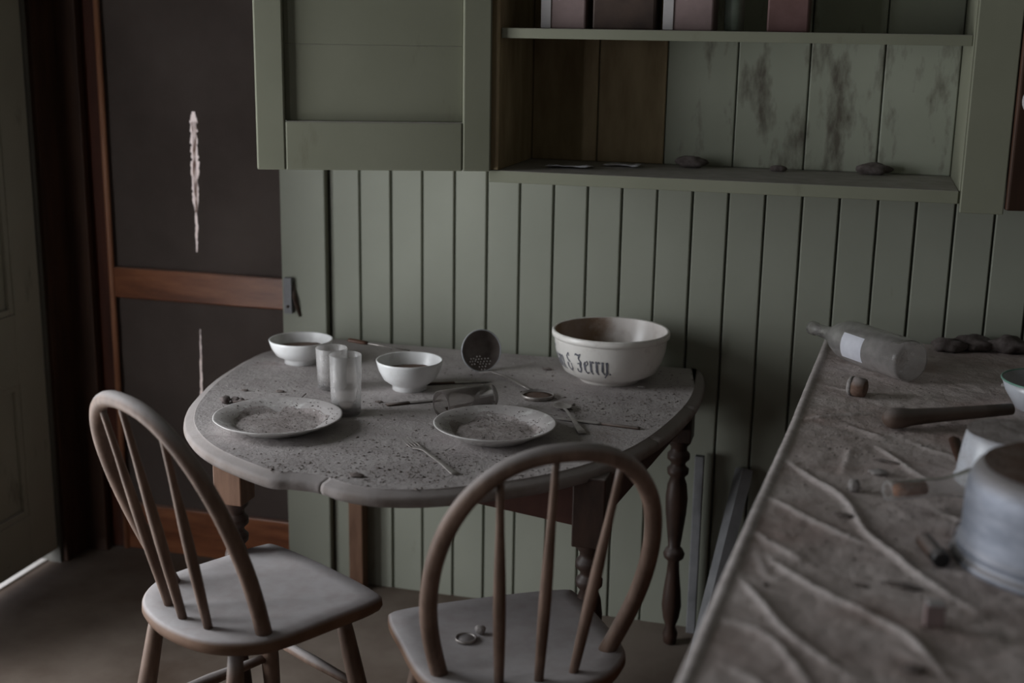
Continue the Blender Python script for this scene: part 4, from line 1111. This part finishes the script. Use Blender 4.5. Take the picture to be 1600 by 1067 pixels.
lathe('body', [(0, .006), (.020, .006), (.0205, .02), (.019, L), (.014, L + .002), (0, L + .002)], 'cork_dark', o, 20, mtx=mm)
# wooden handle
o, L, mm = cyl_lying('wooden_pestle', (1392, 655), (1580, 640), .021, 'dusty wooden pestle with rounded thick end on the counter', 'pestle', None)
lathe('shaft', [(0, -.016), (.010, -.013), (.017, -.005), (.0205, .006), (.0200, .022), (.0165, .045), (.0140, L * .40), (.0125, L * .75), (.0115, L), (0, L)], 'woodhandle', o, 28, mtx=mm)
# enamel bowl with green rim
p = K(1640, 640); s = mpp(p); RE = 76 * s
eb = tag(empty('enamel_bowl', (p.x, p.y, kz(p.x, p.y) - .0005)), 'white enamel bowl with thin green rim behind the pots', 'bowl')
HE = .062
lathe('shell', [(0, 0), (RE * .6, 0), (RE * .68, .004), (RE * .9, HE * .6), (RE * .985, HE), (RE * .965, HE), (RE * .88, HE * .6), (RE * .65, .008), (0, .006)], 'enamel', eb, 56)
tube('rim', [(RE * .985 * math.cos(a_), RE * .985 * math.sin(a_), HE) for a_ in th], .0022, 'enamel_green', eb, 8)
lathe('dirt', [(RE * .80, HE * .42), (RE * .5, HE * .44), (0, HE * .46)], 'dirt_brown', eb, 40)
# upturned enamel pot
p = onz(1590, 678, CZ + .085); s = mpp(p); RP = 76 * s
ep = tag(empty('enamel_pot', (p.x, p.y, kz(p.x, p.y) - .0005)), 'upturned white enamel pot with dirt on its base', 'pot')
lathe('wall', [(RP * 1.16, 0), (RP * 1.17, .003), (RP * 1.13, .006), (RP * 1.10, .03), (RP * 1.04, .065), (RP * 1.0, .080), (RP * .95, .0855), (RP * .85, .087), (0, .087)], 'enamel', ep, 56)
V, F = lathe_data([(RP * .99 * k / 8, .0875 + .002 * (1 - k / 8)) for k in range(9)], 48)
add('dirt', [(x, y, z + .003 * float(fbm(x * 60, y * 60, 6) - .4)) for x, y, z in V], F, 'dirt', ep, True)
# upturned aluminium saucepan
p = K(1662, 880); s = mpp(p); RA = 168 * s
al = tag(empty('aluminium_pot', (p.x, p.y, kz(p.x, p.y) - .0005)), 'large upturned aluminium pot with rolled rim on the counter', 'pot')
HA = .142
lathe('wall', [(RA, .001), (RA * 1.01, .004), (RA * 1.0, .010), (RA * .965, .012), (RA * .955, .020), (RA * .965, .024), (RA * .955, .028), (RA * .93, .034), (RA * .925, .09), (RA * .905, HA * .82), (RA * .86, HA * .93), (RA * .78, HA * .985), (RA * .70, HA), (0, HA)], 'alu', al, 72)
V, F = lathe_data([(RA * .79 * k / 8, HA + .0008 + .0025 * (1 - k / 8)) for k in range(9)], 56)
add('dirt', [(x, y, z + .003 * float(fbm(x * 50, y * 50, 6) - .4)) for x, y, z in V], F, 'dirt_brown', al, True)
# small bottle, neck towards the edge, cork pushed inside
o, L, mm = cyl_lying('small_bottle', (1388, 769), (1545, 757), .030, 'clear glass bottle neck with orange cork inside beside pots', 'bottle', None)
rn = .0155; L = max(L, .14)
mm.translation = (0, 0, .031)
lathe('glass', [(rn * .72, -.001), (rn, -.003), (rn * 1.08, .001), (rn * 1.05, .008), (rn, .012), (rn * 1.0, L * .55), (rn * 1.25, L * .68), (rn * 1.75, L * .82), (.028, L * .92), (.030, L * 1.0), (.030, L * 1.04), (.027, L * 1.06), (0, L * 1.06)], 'clear_glass', o, 36, mtx=mm)
lathe('cork', [(0, .012), (rn * .62, .012), (rn * .68, .02), (rn * .66, L * .36), (0, L * .36)], 'cork', o, 20, mtx=mm)
# dark vial
o, L, mm = cyl_lying('vial', (1470, 873), (1443, 843), .0125, 'small dark vial with black cap lying before the pot', 'vial', None)
lathe('body', [(0, 0), (.010, 0), (.0118, .003), (.0120, L), (.009, L + .003), (0, L + .003)], 'rust', o, 24, mtx=mm)
lathe('cap', [(0, -.006), (.0105, -.006), (.0125, -.004), (.0125, .012), (.0118, .013)], 'black', o, 24, mtx=mm)
# brown handle lying beside the enamel pot
pa, pe = K(1490, 690), K(1504, 742)
kh = tag(empty('broken_knife', (pa.x, pa.y, kz(pa.x, pa.y))), 'broken knife with dark brown wooden grip beside enamel pot', 'knife')
d = pe - pa; d.z = 0; L = d.length; d.normalize(); sd = Vector((-d.y, d.x, 0)); Z = Vector((0, 0, .006))
loft('grip', [(Z, .006, .004, sd), (Z + d * .01, .0105, .006, sd), (Z + d * L * .45, .0095, .0055, sd), (Z + d * L * .8, .0065, .0045, sd), (Z + d * L, .006, .004, sd)], 'brownhandle', kh)
tube('rivet', [Z + d * L * .6 + Vector((0, 0, .0045)), Z + d * L * .6 + Vector((0, 0, .0065))], .0018, 'tarnish', kh, 8)
# little pale stub, bits and clods
o, L, mm = cyl_lying('wood_stub', (1330, 757), (1342, 757), .0105, 'pale round stub casting a shadow beside cloth fold', 'stub', None)
lathe('body', [(0, -.003), (.008, -.003), (.0105, 0), (.0105, .010), (.008, .013), (0, .013)], 'chip_pale', o, 18, lambda a_, r, z: .16 * (float(vnoise(a_ * 2.5, z * 200, 6)) - .5), mtx=mm)
for k, (u, v, r, sq, mt, lab) in enumerate((
        (1388, 724, .013, (1.9, .5, .22), 'rust', 'dark sliver lying on cloth behind the cork bottle'), (1372, 741, .013, (1.4, .8, .35), 'chip_pale', 'pale flake beside the round stub'),
        (1318, 807, .010, (1.5, .7, .4), 'chip', 'dark flake in a fold of the oilcloth'), (1345, 915, .008, (1.6, .6, .4), 'chip', 'small black flake between two cloth folds'),
        (1412, 918, .016, (1.9, .45, .2), 'rust', 'long dark sliver before the vial'), (1498, 842, .014, (.9, .8, 1.0), 'lump', 'crumpled dark scrap against the pot rim'),
        (1196, 915, .004, (1.2, .9, .6), 'chip', 'tiny black speck by the cloth edge'), (1425, 1050, .010, (1.5, .9, .4), 'chip', 'dark crumb in front of cloth folds'))):
    o = lump('debris', r, mt, None, 60 + k, sq, .4); p = K(u, v); o.location = (p.x, p.y, kz(p.x, p.y) - .001); o.rotation_euler = (0, 0, random.uniform(-.4, .4)); tag(o, lab, 'debris')
pm_ = K(1458, 978)
mb = tag(empty('matchbox', (pm_.x, pm_.y, kz(pm_.x, pm_.y) - .0005), math.radians(8)), 'small faded pink upright matchbox on the cloth', 'matchbox')
box('sleeve', (-.012, -.008, 0), (.012, .008, .030), 'box_pink', mb, .0015); box('tray', (-.0105, -.0068, .0296), (.0105, .0068, .034), 'box_white', mb, .001)
for k, (u, v, r, lab) in enumerate(((1478, 548, .030, 'grey clod of rubbish behind the lying bottle'), (1520, 545, .034, 'dark clod of rubbish against the wall on the counter'), (1572, 548, .036, 'large grey clod in the counter corner'), (1590, 610, .020, 'pale clod behind the enamel bowl'))):
    o = lump('rubbish_clod', r, 'lump' if k != 3 else 'chip_pale', None, 80 + k, (1.4, .9, .6), .5); p = K(u, v); o.location = (p.x, min(p.y, -.05), kz(p.x, min(p.y, -.05)) - .002); tag(o, lab, 'clod')
# grit on the counter
pts = []; sz = []
for u, v, su, sv, n in [(1340, 640, 60, 30, 260), (1330, 690, 70, 25, 330), (1400, 640, 90, 40, 150), (1290, 690, 40, 20, 180), (1420, 700, 60, 30, 160), (1450, 610, 70, 20, 120), (1250, 760, 40, 20, 150), (1400, 820, 60, 40, 200), (1330, 870, 80, 40, 180), (1250, 850, 50, 30, 120), (1480, 900, 60, 40, 120), (1450, 1000, 100, 40, 140), (1250, 960, 70, 40, 100), (1420, 770, 50, 20, 120), (1560, 990, 60, 30, 100)]:
    for _ in range(int(n * 1.5)):
        p = K(random.gauss(u, su), random.gauss(v, sv))
        if p.x > edge_x(p.y) + .03 and p.y < -.04 and (Vector((p.x, p.y)) - Vector((al.location.x, al.location.y))).length > RA * 1.03:
            pts.append((p.x, p.y)); sz.append(min(random.lognormvariate(-6.75, .45), .0042))
hz = cloth_h(np.array([q[0] for q in pts]), np.array([q[1] for q in pts]))
o = chips('counter_grit', [(q[0], q[1], CZ + float(h)) for q, h in zip(pts, hz)], sz, .75); tag(o, 'dark grit and crumbs strewn over the oilcloth', 'grit', kind='stuff')

# ================================================================== UNDER THE COUNTER
a_, b_ = onz(1078, 960, .16), ony(1118, 838, -.06)
pl_ = tag(empty('leaning_plank', (0, 0, 0)), 'pale grey plank leaning on the wall beside table leg', 'plank')
p0 = onz(1085, 985, 0.0); p0 = Vector((1.085, -.30, 0)); p1 = Vector((1.16, -.010, .47))
V, F = tube_data([p0 + Vector((0, 0, .004)), p1], [.024, .024], 4, .5); add('board_face', V, F, 'greypipe', pl_)
p0 = Vector((1.045, -.045, 0)); o = box('batten', (-.012, -.010, 0), (.012, .010, .50), 'greypipe', None, .002); o.location = (1.045, -.028, 0)
tag(o, 'narrow grey batten standing behind the table leg', 'batten')
